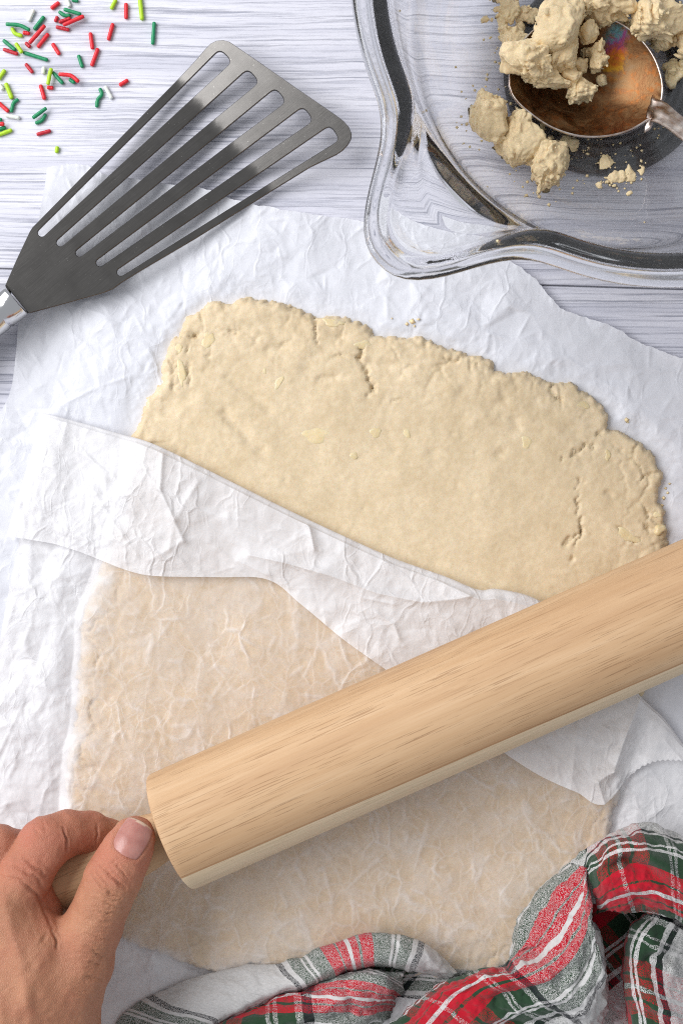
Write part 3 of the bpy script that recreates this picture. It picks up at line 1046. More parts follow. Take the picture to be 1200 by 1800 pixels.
def build_top_paper():
    Fpx = [(75, 725), (150, 745), (210, 762), (270, 780), (350, 818), (430, 858), (515, 900), (600, 940), (690, 980), (780, 1012), (838, 1035), (872, 1034), (940, 1052), (1010, 1105),
           (1070, 1160), (1123, 1222), (1165, 1262), (1208, 1318)]
    Epx = [(12, 942), (90, 955), (135, 968), (180, 985), (260, 1010), (380, 1014), (470, 1018), (530, 1062), (600, 1120), (670, 1170), (740, 1220), (800, 1262), (890, 1325), (950, 1362), (1008, 1388),
           (1058, 1409), (1132, 1342), (1212, 1334)]
    nc = 600
    nl, na, nf = 430, 9, 150
    Fc = catmull(Fpx, nc)
    Ec = catmull(Epx, nc)
    s = np.linspace(0, 1, nc)
    # serrated cut along the short end of the flap, right of the dog-ear
    saw = (np.abs(((s * 900) % 6) - 3) - 1.5) * smoothstep(0.90, 0.92, s)
    Ec[:, 1] += saw
    Bx = np.interp(s, [0, 0.9, 1], [-160, 1130, 1176])
    Bc = np.column_stack([Bx, np.full(nc, 1960.0)])
    k = 0.988 / PXM
    tow = lambda p: np.stack([(p[..., 0] - 600) * k, -(p[..., 1] - 900) * k], -1)
    Fw, Ew, Bw = tow(Fc), tow(Ec), tow(Bc)
    tan = np.gradient(Fw, axis=0)
    tan /= np.linalg.norm(tan, axis=1)[:, None]
    nrm = np.column_stack([-tan[:, 1], tan[:, 0]])
    rho = np.interp(s, [0, 0.1, 0.5, 0.62, 0.68, 0.8, 0.86, 1], [0.0010, 0.0016, 0.0022, 0.0032, 0.0034, 0.0016, 0.0010, 0.0006])
    start = Fw - nrm * rho[:, None]
    rows_xy, rows_z, grease = [], [], []
    # smoothed dough surface the sheet drapes over
    dsm = Field(np.maximum(blur(D_HGT, 5, 2), 0))

    rg = C_TOP.a - blur(C_TOP.a, 4, 2)
    RT1, RT2 = np.percentile(rg, 80), np.percentile(rg, 97)
    C_RIDGE = Field(rg)

    def lower_z(x, y):
        d = F_DOUGH(x, y) + DOUGH_BASE - 0.0006
        on = smoothstep(-0.001, 0.006, F_DSD(x, y))
        wr = C_TOP(x, y)
        base = np.maximum(dsm(x, y) + DOUGH_BASE - 0.0006, low_z(x, y) + 0.0003)
        z = base + 0.0006 + 0.60 * np.maximum(wr + 0.0013, 0) * (1 - 0.30 * on)
        return np.maximum(z, d + 0.00025), smoothstep(-0.003, 0.008, F_DSD(x, y) + 0.004 * vnoise(x * 90, y * 90, 71) + 0.002 * vnoise(x * 260, y * 260, 72)) * (1 - 0.24 * smoothstep(RT1, RT2, C_RIDGE(x, y)))
    for i in range(nl):
        v = i / (nl - 1)
        p = Bw * (1 - v) + start * v
        p = p.copy()
        p[:, 0] += smoothstep(0.93, 1.0, s) * (0.0055 * math.sin(math.pi * min(max((v - 0.35) / 0.65, 0), 1)) + 0.0012 * float(fbm(np.array([v * 60.0]), np.array([1.7]), 9, 3)[0]))
        z, gr = lower_z(p[:, 0], p[:, 1])
        grease.append(gr)
        rows_xy.append(p); rows_z.append(pin_clear(p[:, 0], p[:, 1], z, 0.0012))
    z_lo = rows_z[-1]
    z_lo = np.convolve(np.pad(z_lo, 10, mode='edge'), np.ones(21) / 21, mode='valid')
    for i in range(1, na):
        th = math.pi * i / na
        p = start + nrm * (rho * math.sin(th))[:, None]
        z = z_lo + rho * (1 - math.cos(th))
        grease.append(grease[nl - 1] * 0.15)
        rows_xy.append(p); rows_z.append(pin_clear(p[:, 0], p[:, 1], z))
    zt = z_lo + 2 * rho
    creases = [([(505, 800), (508, 850), (525, 890), (545, 930), (552, 965)], 0.0007, 0.0026), ([(500, 800), (480, 760)], 0.001, 0.0006),
               ([(290, 800), (285, 860), (310, 915), (325, 950)], 0.0008, 0.0022), ([(325, 950), (265, 985)], 0.001, 0.0008), ([(310, 915), (300, 965)], 0.0008, 0.0009),
               ([(440, 975), (500, 988), (580, 1010), (660, 1040), (740, 1056), (800, 1050), (855, 1036)], 0.0016, 0.0030),
               ([(660, 1075), (690, 1095), (700, 1120)], 0.0008, 0.0012), ([(640, 1050), (690, 1060)], 0.0008, 0.0010), ([(420, 985), (470, 1010)], 0.001, 0.001),
               ([(120, 740), (110, 780), (150, 800), (190, 830)], 0.0009, 0.0009), ([(90, 820), (160, 860), (240, 900)], 0.0009, 0.0009), ([(170, 870), (210, 930), (245, 975)], 0.0008, 0.0009),
               ([(350, 850), (330, 880), (312, 915)], 0.0009, 0.0010), ([(430, 900), (480, 930)], 0.002, 0.0006), ([(20, 880), (100, 900), (200, 950)], 0.0008, 0.0007),
               ([(1122, 1222), (1095, 1285), (1072, 1350)], 0.0014, 0.0042), ([(1072, 1350), (1045, 1370)], 0.001, 0.002), ([(1045, 1370), (1058, 1409)], 0.0009, 0.0025),
               ([(1010, 1270), (1005, 1320), (998, 1385)], 0.0009, 0.0010), ([(1008, 1352), (1045, 1350), (1068, 1352)], 0.0009, 0.0012), ([(930, 1300), (990, 1340), (1010, 1385)], 0.001, 0.0007),
               ([(1132, 1342), (1185, 1338)], 0.001, 0.0012), ([(1165, 1300), (1195, 1335)], 0.001, 0.0010), ([(940, 1295), (1000, 1285), (1040, 1300)], 0.0015, 0.0006)]
    for i in range(nf):
        w = i / (nf - 1)
        p = start * (1 - w) + Ew * w
        x, y = p[:, 0], p[:, 1]
        wr = Field.__call__(C_TOP, x * -1.0 + 0.01, y + 0.05)
        lo, gr = lower_z(x, y)
        grease.append(0.12 * gr)
        gap = 2 * rho * (1 - w) ** 1.5 + 0.0009 + 0.0020 * math.sin(math.pi * w) + 0.0028 * smoothstep(0.6, 1.0, w)
        smoothz = zt * (1 - w) + (lo + 0.0009) * w
        z = np.maximum(smoothz * 0.6 + 0.4 * (lo + gap), lo + 0.0004) + 0.0006 * (w > 0)
        z = z + 0.55 * wr * smoothstep(0, 0.15, w)
        for kk, (cp, wd, amp) in enumerate(creases):
            pp = px_poly(cp, 0.006)
            dmin = np.full(nc, 1e9)
            for a, b in zip(pp[:-1], pp[1:]):
                dmin = np.minimum(dmin, seg_dist(x, y, a[0], a[1], b[0], b[1])[0])
            z = z + amp * 0.75 * np.exp(-dmin / (wd * 1.8))
        z = np.maximum(z, lo + 0.0004)
        z = pin_clear(x, y, z, 0.0003)
        rows_xy.append(p); rows_z.append(z)
    XY = np.stack(rows_xy); Z = np.stack(rows_z)
    V = np.concatenate([XY, Z[..., None]], -1)
    nr = V.shape[0]
    o = mk_mesh('parchment_paper', V.reshape(-1, 3), grid_faces(nr, nc), MAT_PAPER_TOP)
    at = o.data.attributes.new('grease', 'FLOAT', 'POINT')
    at.data.foreach_set('value', np.stack(grease).ravel().astype(np.float32))
    tag(o, 'translucent white parchment covering the lower dough, its top edge folded back in a flap', 'paper')


build_top_paper()

# ================================================================== ROLLING PIN
def lathe_x(profile, seg=96):
    """profile [(x, r)] -> verts round the local X axis"""
    vs = []
    for (x, r) in profile:
        for j in range(seg):
            th = 2 * math.pi * j / seg
            vs.append((x, r * math.cos(th), r * math.sin(th)))
    return np.array(vs), grid_faces(len(profile), seg, True)


def build_pin():
    root = thing('rolling_pin', 'pale wooden rolling pin lying diagonally over the paper-covered dough, held by the hand', 'rolling pin', PIN_A)
    ang = math.atan2(PIN_DIR[1], PIN_DIR[0])
    root.rotation_euler = (0, 0, ang)
    L = 0.285
    R = PIN_R
    prof = [(0.0045, 0.0), (0.0045, 0.0088), (0.0045, 0.0096), (0.0006, 0.0104), (0.0, 0.0110), (0.0, R - 0.0008), (0.00025, R - 0.00025), (0.0008, R)]
    prof += [(x, R) for x in np.linspace(0.003, L - 0.003, 60)]
    prof += [(L - 0.0008, R), (L, R - 0.0008), (L, 0.011), (L, 0.0)]
    v, f = lathe_x(prof)
    mk_mesh('barrel', v, f, mat_pin('beech_two_tone'), parent=root)
    mh = mat_pin('beech_handle', False)
    for bs, x0 in ((-1, 0.0), (1, L)):
        hp = [(0.004, 0.0), (0.004, 0.0060), (0.0036, 0.0082), (-0.0008, 0.0084), (-0.0014, 0.0088), (-0.006, 0.0095), (-0.013, 0.0108), (-0.024, 0.0118), (-0.040, 0.0120), (-0.058, 0.0114),
              (-0.074, 0.0105), (-0.084, 0.0098), (-0.0905, 0.0082), (-0.0935, 0.005), (-0.0945, 0.0)]
        hp2 = catmull([(a, b) for a, b in hp[3:]], 60)
        hp = hp[:3] + [tuple(p) for p in hp2]
        v, f = lathe_x([(p[0], max(p[1], 0.0)) for p in hp], 64)
        if bs == 1:
            v = v.copy(); v[:, 0] = L - v[:, 0]
            pass
        else:
            f = f[:, ::-1]
        mk_mesh('handle', v, f, mh, parent=root)
        rp = [(0.0, 0.0086), (0.0, 0.0102), (-0.0009, 0.0102), (-0.0009, 0.0086)]
        v, f = lathe_x(rp, 64)
        if bs == 1:
            v[:, 0] = L - v[:, 0]
        mk_mesh('collar', v, f, mat_plain('dark_collar', (0.05, 0.045, 0.05), 0.5), parent=root, smooth=False)


build_pin()

# ================================================================== SPATULA
def build_spatula():
    root = thing('slotted_spatula', 'grey steel slotted spatula with five long slots, across the paper edge', 'spatula', W(30, 525, 0.010))
    base = np.array(W(30, 525, 0.010))
    A = np.array([30.0, 525.0]); T = np.array([497.0, 142.0])
    ax = (T - A) / np.linalg.norm(T - A)
    LEN = np.linalg.norm(T - A)

    def zof(px, py):
        t = ((px - A[0]) * ax[0] + (py - A[1]) * ax[1])
        tb = 462.0
        z = 0.0080 * np.clip(1 - t / tb, 0, 2) ** 1.1 + 0.0038
        over = np.clip(t - tb + 6, 0, None)
        bend = np.where(over < 12, over ** 2 / 24.0, over - 6)
        return z + bend / PXM * math.tan(math.radians(14.6))
    outer = [(10.7, 501), (30, 457), (53, 408), (58, 400), (67, 391), (120, 337), (200, 255), (260, 194), (320, 133), (345, 106), (362, 86), (371, 77), (381, 72), (392, 71), (403, 74), (450, 106), (520, 155), (590, 203),
             (603, 213), (612, 223), (617, 235), (616, 244), (611, 253), (602, 263), (590, 271), (544, 293), (460, 345), (340, 420), (250, 473), (213, 496), (198, 507), (181, 514), (120, 531), (51, 549.5)]
    slots = [((70, 412), (390, 104)), ((102.5, 429), (438, 139)), ((136, 447), (485.5, 172.5)), ((172, 464), (533.5, 205)), ((208.5, 480.5), (580, 238))]
    loops = [outer]
    for (b, t) in slots:
        b = np.array(b); t = np.array(t)
        d = (t - b) / np.linalg.norm(t - b)
        n = np.array([-d[1], d[0]])
        rb, rt = 8.0, 15.5
        lp = []
        for a in np.linspace(math.pi / 2, 3 * math.pi / 2, 9):
            lp.append(b + rb * (math.cos(a) * d + math.sin(a) * n) + d * rb * 0.6)
        L = np.linalg.norm(t - b)
        wid = lambda q: rb + (rt - rb) * q
        for q in (0.25, 0.5, 0.72, 0.85):
            lp.append(b + d * L * q - n * wid(q) * (1.0 if q < 0.8 else 1.03))
        for a in np.linspace(-math.pi / 2, math.pi / 2, 11):
            ca, sa = math.cos(a), math.sin(a)
            lp.append(t + rt * 1.05 * (np.sign(ca) * abs(ca) ** 0.75 * d * 0.8 + np.sign(sa) * abs(sa) ** 0.75 * n) - d * rt * 0.1)
        for q in (0.85, 0.72, 0.5, 0.25):
            lp.append(b + d * L * q + n * wid(q) * (1.0 if q < 0.8 else 1.03))
        loops.append([tuple(p) for p in lp])
    pts, edges = [], []
    for lp in loops:
        # densify
        dn = []
        m = len(lp)
        for i in range(m):
            a = np.array(lp[i]); b = np.array(lp[(i + 1) % m])
            k = max(1, int(np.linalg.norm(b - a) / 7))
            for j in range(k):
                dn.append(a + (b - a) * j / k)
        s0 = len(pts)
        pts += [Vector((p[0], p[1])) for p in dn]
        edges += [(s0 + i, s0 + (i + 1) % len(dn)) for i in range(len(dn))]
    nb = len(pts)
    gx, gy = np.meshgrid(np.arange(5, 625, 8.0), np.arange(68, 556, 8.0))
    gx = gx.ravel(); gy = gy.ravel()
    dmin = poly_sd(gx, gy, outer)
    for lp in loops[1:]:
        dmin = np.minimum(dmin, -poly_sd(gx, gy, lp))
    keep = dmin > 2.5
    pts += [Vector((a, b)) for a, b in zip(gx[keep], gy[keep])]
    vs, es, fs = delaunay_2d_cdt(pts, edges, [], 0, 1e-6)[:3]
    P = np.array([[v.x, v.y] for v in vs])
    F = np.array([list(f) for f in fs])
    c = P[F].mean(1)
    ok = poly_sd(c[:, 0], c[:, 1], outer) > 0
    for lp in loops[1:]:
        ok &= poly_sd(c[:, 0], c[:, 1], lp) < 0
    F = F[ok]
    # consistent winding
    a, b, cc = P[F[:, 0]], P[F[:, 1]], P[F[:, 2]]
    area = (b[:, 0] - a[:, 0]) * (cc[:, 1] - a[:, 1]) - (b[:, 1] - a[:, 1]) * (cc[:, 0] - a[:, 0])
    F[area > 0] = F[area > 0][:, ::-1]
    F = F[np.abs(area) > 0.4]
    used = np.unique(F)
    rm = np.full(len(P), -1); rm[used] = np.arange(len(used))
    P = P[used]; F = rm[F]
    z = zof(P[:, 0], P[:, 1])
    top = np.array([W(p[0], p[1], zz) for p, zz in zip(P, z)]) - base
    n = len(top)
    ecount = {}
    for f in F:
        for i in range(3):
            e = (f[i], f[(i + 1) % 3])
            ecount[e] = 1
    bnd = [e for e in ecount if (e[1], e[0]) not in ecount]
    bset = np.zeros(n, bool)
    for e in bnd:
        bset[list(e)] = True
    th = 0.0011
    # rows: top rim slightly rounded
    dirs = np.zeros((n, 2))
    for (i, j) in bnd:
        d = top[j, :2] - top[i, :2]
        d = d / (np.linalg.norm(d) + 1e-12)
        o = np.array([d[1], -d[0]])
        dirs[i] += o; dirs[j] += o
    ln = np.linalg.norm(dirs, axis=1)[:, None]
    dirs = dirs / np.where(ln > 0, ln, 1)
    mid = top.copy(); mid[:, :2] += dirs * 0.00022; mid[:, 2] -= 0.00025
    low = top.copy(); low[:, :2] += dirs * 0.00022; low[:, 2] -= th
    V = np.vstack([top, mid, low, top, low])
    faces = [tuple(f) for f in F] + [(f[2] + 4 * n, f[1] + 4 * n, f[0] + 4 * n) for f in F]
    faces += [(e[1] + 3 * n, e[0] + 3 * n, e[0] + n, e[1] + n) for e in bnd] + [(e[1] + n, e[0] + n, e[0] + 2 * n, e[1] + 2 * n) for e in bnd]
    uvp = np.column_stack([P @ ax, P @ np.array([-ax[1], ax[0]])]) / PXM
    o = mk_mesh('blade', V, faces, mat_steel(), smooth=True, parent=root, uv=np.vstack([uvp] * 5))
    # sharp look on flat sheet metal
    me = o.data
    sm = np.ones(len(me.polygons), bool); sm[2 * len(F):] = False
    me.polygons.foreach_set('use_smooth', sm)
    # tubular handle
    hd = Vector((-0.795, -0.606, -0.02)).normalized()
    hc = Vector(W(29.5, 526, 0.0125)) - Vector(base)
    q = hd.to_track_quat('X', 'Z')
    r = 0.00715
    prof = [(0.0012, 0.0), (0.0, r * 0.72), (-0.0003, r * 0.93), (0.0002, r * 0.985), (0.0012, r), (0.0078, r), (0.0080, r * 0.955), (0.0088, r * 0.955), (0.0090, r), (0.018, r * 1.0)]
    v, f = lathe_x(prof, 64)
    v = np.array([q @ Vector(p) + hc for p in v])
    mk_mesh('ferrule', v, f, mat_chrome(), parent=root)
    prof = [(0.018, r * 0.95), (0.0185, r * 1.02)] + [(x, r * (1.02 + 0.25 * math.sin(math.pi * (x - 0.0185) / 0.12))) for x in np.linspace(0.02, 0.115, 14)] + [(0.122, r * 0.7), (0.124, 0)]
    v, f = lathe_x(prof, 64)
    v = np.array([q @ Vector(p) + hc for p in v])
    mk_mesh('handle', v, f, mat_chrome(), parent=root)


build_spatula()

# ================================================================== GLASS BOWL
BOWL_C = np.array(W(1060, 137, 0.0))[:2]
BOWL_IN = [(0.0, 0.0085), (0.020, 0.0085), (0.034, 0.0088), (0.042, 0.0104), (0.052, 0.0138), (0.0625, 0.0205), (0.0715, 0.031), (0.0785, 0.045), (0.0826, 0.061), (0.0855, 0.076), (0.0873, 0.087), (0.0882, 0.0925), (0.0896, 0.0962), (0.0922, 0.0985), (0.0955, 0.1000)]


def bowl_z(r):
    a = np.array(BOWL_IN)
    return np.interp(r, a[:, 0], a[:, 1])


def on_bowl(px, py, lift=0.0):
    """point on the inside of the glass seen at a pixel"""
    z = 0.0085
    for _ in range(12):
        p = W(px, py, z + lift)
        z = float(bowl_z(math.hypot(p[0] - BOWL_C[0], p[1] - BOWL_C[1])))
    return np.array(W(px, py, z + lift))


def build_bowl():
    inner = catmull(BOWL_IN, 60)
    rim = [(0.0955, 0.1000), (0.0978, 0.1010), (0.0994, 0.1011), (0.1005, 0.1003), (0.1009, 0.0990), (0.1004, 0.0976), (0.0992, 0.0965)]
    rimc = catmull(rim, 28)[1:]
    outer = [(0.0992, 0.0965), (0.0972, 0.0952), (0.0956, 0.0930), (0.0944, 0.089), (0.0930, 0.081), (0.0910, 0.071), (0.0875, 0.057), (0.0825, 0.0425), (0.0760, 0.0275), (0.0675, 0.0165), (0.0570, 0.0098), (0.0480, 0.0066), (0.0420, 0.0054)]
    outc = catmull(outer, 50)[1:]
    footc = np.array([(0.0405, 0.0050), (0.0390, 0.0048), (0.0300, 0.0048), (0.0240, 0.0048), (0.0200, 0.0046), (0.0100, 0.0046), (0.0, 0.0046)])
    prof = np.vstack([inner, rimc, outc, footc])
    prof[:, 0] = np.maximum(prof[:, 0], 0)
    seg = 240
    th = np.linspace(0, 2 * math.pi, seg, endpoint=False)
    n = len(prof)
    r = np.repeat(prof[:, 0][:, None], seg, 1)
    z = np.repeat(prof[:, 1][:, None], seg, 1)
    a = (th - math.radians(180 + 45.5) + math.pi) % (2 * math.pi) - math.pi
    deg = np.abs(np.degrees(a))[None]
    bump = np.exp(-0.5 * (deg / 8.8) ** 2.35)
    neck = -0.0002 * np.exp(-0.5 * ((deg - 21) / 4.0) ** 2)
    up = smoothstep(0.062, 0.096, z) * (np.arange(n)[:, None] < len(inner) + len(rimc) + len(outc) - 30)
    r = r + up * (0.0295 * bump + neck)
    z = z - up * 0.0035 * bump
    # the lip itself is thinner than the wall
    isin = (np.arange(n) < len(inner) + 8)[:, None]
    r = r + isin * up * 0.0 * bump
    V = np.stack([r * np.cos(th)[None], r * np.sin(th)[None], z + 0 * r], -1).reshape(-1, 3)
    V[:, 0] += BOWL_C[0]; V[:, 1] += BOWL_C[1]; V[:, 2] += 0.0013
    o = mk_mesh('glass_bowl', V, grid_faces(n, seg, True)[:, ::-1], mat_glass())
    tag(o, 'clear thick-rimmed glass mixing bowl with a pouring lip, partly in view', 'bowl')
    ring = [(0.0255, 0.0006), (0.0252, 0.0050), (0.0258, 0.0056), (0.0275, 0.0056), (0.0280, 0.0046), (0.0284, 0.0046), (0.0289, 0.0057), (0.0312, 0.0057), (0.0317, 0.0047), (0.0321, 0.0047), (0.0326, 0.0058),
            (0.0356, 0.0058), (0.0361, 0.0047), (0.0366, 0.0047), (0.0371, 0.0057), (0.0388, 0.0056), (0.0400, 0.0050), (0.0406, 0.0036), (0.0406, 0.0012), (0.0400, 0.0003), (0.0300, 0.0003)]
    rv = np.array([(r_ * math.cos(t_) + BOWL_C[0], r_ * math.sin(t_) + BOWL_C[1], z_) for (r_, z_) in ring for t_ in np.linspace(0, 2 * math.pi, 128, endpoint=False)])
    f = np.vstack([grid_faces(len(ring), 128, True), np.array([((len(ring) - 1) * 128 + j_, (len(ring) - 1) * 128 + (j_ + 1) % 128, (j_ + 1) % 128, j_) for j_ in range(128)])])
    mk_mesh('base_ring', rv, f[:, ::-1], mat_plain('dark_rubber', (0.030, 0.030, 0.034), 0.42), parent=o)
    return o


build_bowl()

# ================================================================== SPOON
SP_C = (1031, 132)
SP_Z = 0.0225


def build_spoon():
    c = np.array(W(SP_C[0], SP_C[1], SP_Z))
    root = thing('serving_spoon', 'big tarnished silver spoon in the glass bowl, brown and rainbow stained inside', 'spoon', c)
    ang = math.radians(-28)           # from tip (upper left) to handle (lower right) in the picture
    ca, sa = math.cos(ang), math.sin(ang)
    k = (CAM_H - SP_Z) / CAM_H / PXM
    # outline in photograph pixels, clockwise from the tip
    out_px = [(897, 150), (900, 112), (918, 76), (950, 46), (990, 30), (1036, 26), (1080, 38), (1118, 64), (1146, 100), (1160, 140), (1160, 172), (1150, 196), (1128, 214), (1096, 230), (1056, 238), (1012, 236), (966, 220), (926, 192), (905, 170)]
    oc = catmull(out_px + out_px[:1], 97)[:-1]
    lx = (oc[:, 0] - SP_C[0]) * k; ly = -(oc[:, 1] - SP_C[1]) * k
    nr = 26
    th = 0.0011
    depth = 0.0112
    rows = []
    for i in range(nr):
        f = i / (nr - 1)
        z = -depth * (1 - f ** 2.4)
        rows.append(np.column_stack([lx * f, ly * f, np.full(len(lx), z)]))
    n1 = len(rows)
    rows.append(np.column_stack([lx * 1.008, ly * 1.008, np.full(len(lx), 0.00035)]))
    rows.append(np.column_stack([lx * 1.024, ly * 1.024, np.full(len(lx), 0.0003)]))
    rows.append(np.column_stack([lx * 1.03, ly * 1.03, np.full(len(lx), -0.0003)]))
    for i in range(nr - 1, -1, -1):
        f = i / (nr - 1)
        z = -depth * (1 - f ** 2.4) - th
        rows.append(np.column_stack([lx * f * 1.03, ly * f * 1.03, np.full(len(lx), z)]))
    V = np.vstack(rows)
    bowl = mk_mesh('spoon_bowl', V, grid_faces(len(rows), len(lx), True), mat_spoon(), parent=root)
    bowl.data.materials.append(mat_chrome_aged())
    mi = np.zeros(len(bowl.data.polygons), dtype=np.int32)
    mi[(n1 - 1) * len(lx):] = 1
    bowl.data.polygons.foreach_set('material_index', mi)
    # handle: flat bar with a raised double ridge
    path = [np.array(W(x, y, z)) - c for x, y, z in [(1140, 200, SP_Z - 0.0015), (1156, 198, SP_Z + 0.0022), (1178, 211, SP_Z + 0.0065), (1205, 232, SP_Z + 0.0125), (1245, 262, SP_Z + 0.021), (1300, 300, SP_Z + 0.033), (1380, 352, SP_Z + 0.047), (1470, 405, SP_Z + 0.060)]]
    pc = catmull(path, 70)
    sec = [(-1, 0.0), (-0.96, 0.35), (-0.75, 0.62), (-0.5, 0.45), (-0.3, 0.8), (0, 0.95), (0.3, 0.8), (0.5, 0.45), (0.75, 0.62), (0.96, 0.35), (1, 0.0), (0.7, -0.45), (0, -0.6), (-0.7, -0.45)]
    tan = np.gradient(pc, axis=0); tan /= np.linalg.norm(tan, axis=1)[:, None]
    vs = []
    for i, (p, t) in enumerate(zip(pc, tan)):
        f = i / 69
        side = np.cross(t, [0, 0, 1]); side /= np.linalg.norm(side)
        up = np.cross(side, t)
        w = np.interp(f, [0, 0.08, 0.25, 0.6, 1], [0.0075, 0.0052, 0.0040, 0.0034, 0.0060])
        hgt = 0.0016
        for (a, b) in sec:
            vs.append(p + side * a * w + up * b * hgt)
    v = np.array(vs)
    ns = len(sec)
    fc = [tuple(q) for q in grid_faces(70, ns, True)] + [tuple(range(ns))[::-1], tuple(range(69 * ns, 70 * ns))]
    mk_mesh('spoon_handle', v, fc, mat_chrome_aged(), parent=root)


_aged = []


def mat_chrome_aged():
    if not _aged:
        m = M('worn_silver')
        n = m.noise(m.coord('World'), 260.0, 4.0)
        c = m.ramp(n, [(0.3, (0.42, 0.30, 0.24)), (0.65, (0.72, 0.66, 0.62))])
        m.principled(c, m.ramp(n, [(0.3, 0.26), (0.7, 0.40)]), Metallic=1.0)
        _aged.append(m.mat)
    return _aged[0]


build_spoon()

# ================================================================== LUMPS OF DOUGH IN THE BOWL
MAT_LUMP = mat_dough('crumbly_dough', (0.90, 0.725, 0.455), (0.81, 0.625, 0.365))


def lump(px, py, z, w, d, h, rot=0.0, seed=0, n=22, label='', group='dough lumps in the glass bowl', name='dough_lump', chips=0):
    """a crumbly clod: many soft balls run together. w,d in photograph pixels, z and h in mm (z = underside)"""
    rng = np.random.RandomState(seed)
    zc = (z + h / 2) / 1000
    k = (CAM_H - zc) / CAM_H / PXM
    a, b, c = w / 2 * k, d / 2 * k, h / 2000
    vox = max(0.00030, min(2 * max(a, b), 0.03) / 62)
    pad = 4 * vox + 0.0006
    mx = max(a, b) * 1.18 + pad
    xs = np.arange(-mx, mx, vox); zs = np.arange(-c - pad, c + pad, vox)
    X, Y, Z = np.meshgrid(xs, xs, zs, indexing='ij')
    f = np.full(X.shape, 1.0)
    s = (a * b * c) ** (1 / 3)
    X0_, Y0_, Z0_ = X, Y, Z
    q_ = 0.85 / s
    wa = 0.34 * s
    X = X0_ + wa * vnoise(X0_ * q_ + seed, Y0_ * q_, seed + 11, Z0_ * q_)
    Y = Y0_ + wa * vnoise(X0_ * q_ + seed, Y0_ * q_ + 9, seed + 12, Z0_ * q_)
    cr, sr = math.cos(math.radians(rot)), math.sin(math.radians(rot))
    kk = 0.05 * s
    for i in range(n):
        v = rng.normal(size=3); v /= np.linalg.norm(v)
        big = i < n * 0.45
        rad = rng.uniform(0.26, 0.44) * s * (1.0 if big else 0.5)
        q = rng.uniform(0.35, 1.0) ** 0.6
        ctr = np.array([v[0] * max(a - rad * 0.9, 0), v[1] * max(b - rad * 0.9, 0), v[2] * max(c - rad * 0.8, 0)]) * q
        ctr = np.array([ctr[0] * cr - ctr[1] * sr, ctr[0] * sr + ctr[1] * cr, ctr[2]])
        Q, _ = np.linalg.qr(rng.normal(size=(3, 3)))
        P = (X - ctr[0], Y - ctr[1], Z - ctr[2])
        e = rng.uniform(0.45, 0.95, 3) * rad
        ab = [np.abs(Q[k, 0] * P[0] + Q[k, 1] * P[1] + Q[k, 2] * P[2]) - e[k] * 0.75 for k in range(3)]
        dd = np.sqrt(sum(np.maximum(t_, 0) ** 2 for t_ in ab)) + np.minimum(np.maximum(np.maximum(ab[0], ab[1]), ab[2]), 0) - 0.25 * rad
        hh = np.clip(0.5 + 0.5 * (f - dd) / kk, 0, 1)
        f = f * (1 - hh) + dd * hh - kk * hh * (1 - hh)
    # the core that binds them
    lx = X * cr + Y * sr; ly = -X * sr + Y * cr
    core = (np.sqrt((lx / (a * 0.86)) ** 2 + (ly / (b * 0.86)) ** 2 + (Z / (c * 0.86)) ** 2) - 1) * min(a, b, c) * 0.86
    hh = np.clip(0.5 + 0.5 * (f - core) / kk, 0, 1)
    f = f * (1 - hh) + core * hh - kk * hh * (1 - hh)
    for _ in range(4 if n >= 18 else 2):      # broken faces
        v = rng.normal(size=3); v[2] = abs(v[2]) * 0.8; v /= np.linalg.norm(v)
        ext = math.sqrt((v[0] * a) ** 2 + (v[1] * b) ** 2 + (v[2] * c) ** 2)
        f = np.maximum(f, v[0] * lx + v[1] * ly + v[2] * Z - ext * rng.uniform(0.62, 0.82))
    f += 0.09 * s * fbm(X / s * 1.2 + seed, Y / s * 1.2, seed + 1, 3, Z / s * 1.2)
    tb = np.abs(vnoise(X * 260 + seed, Y * 260, seed + 3, Z * 260)) + 0.5 * np.abs(vnoise(X * 560, Y * 560 + seed, seed + 4, Z * 560)) + 0.3 * np.abs(vnoise(X * 1150, Y * 1150, seed + 6, Z * 1150))
    rough = 0.4 + 0.6 * smoothstep(-0.3, 0.4, vnoise(X * 110, Y * 110 + seed, seed + 8, Z * 110))
    f -= 0.0025 * (tb - 0.45) * rough * min(1.0, s / 0.005)
    f = np.maximum(f, -(Z + c * 0.96))
    v, q = surface_nets(f, (xs[0], xs[0], zs[0]), vox)
    o = mk_mesh(name, v, q, MAT_LUMP)
    o.location = W(px, py, zc)
    tag(o, label, 'dough lump', group)
    return o


def bz(px, py):
    return on_bowl(px, py)[2] * 1000 + 1.2


lump(858, 203, bz(870, 200) - 1, 86, 100, 16, 35, 1, 24, 'smooth-sided dough lump at the far left of the glass bowl, beside the spoon')
lump(911, 245, bz(915, 243) - 0.5, 104, 86, 14, -20, 2, 26, 'middle crumbly lump of the row of three below the spoon tip')
lump(962, 293, bz(960, 285) - 1, 112, 98, 14, -45, 3, 26, 'lowest lump of the row of three, nearest the pouring lip and crumbs')
lump(893, 262, bz(893, 262) - 1, 60, 52, 6, -30, 31, 12, 'thin flat scrap of dough squashed under the row of three lumps')
lump(928, 104, 20, 92, 104, 19, 60, 4, 30, 'large round dough lump over the left edge of the spoon')
lump(981, 44, 22, 128, 92, 20, 20, 5, 34, 'biggest dough lump, heaped over the upper rim of the spoon')
lump(990, 92, 20, 62, 58, 14, 0, 6, 22, 'crumbly small lump wedged in the centre of the heap on the spoon')
lump(962, 134, 17.5, 96, 46, 13, -18, 7, 24, 'long wedge-shaped lump along the lower edge of the heap, in the spoon')
lump(1018, 158, 15.5, 62, 42, 10.5, 30, 8, 18, 'lump lying lowest in the spoon, at the end of the wedge')
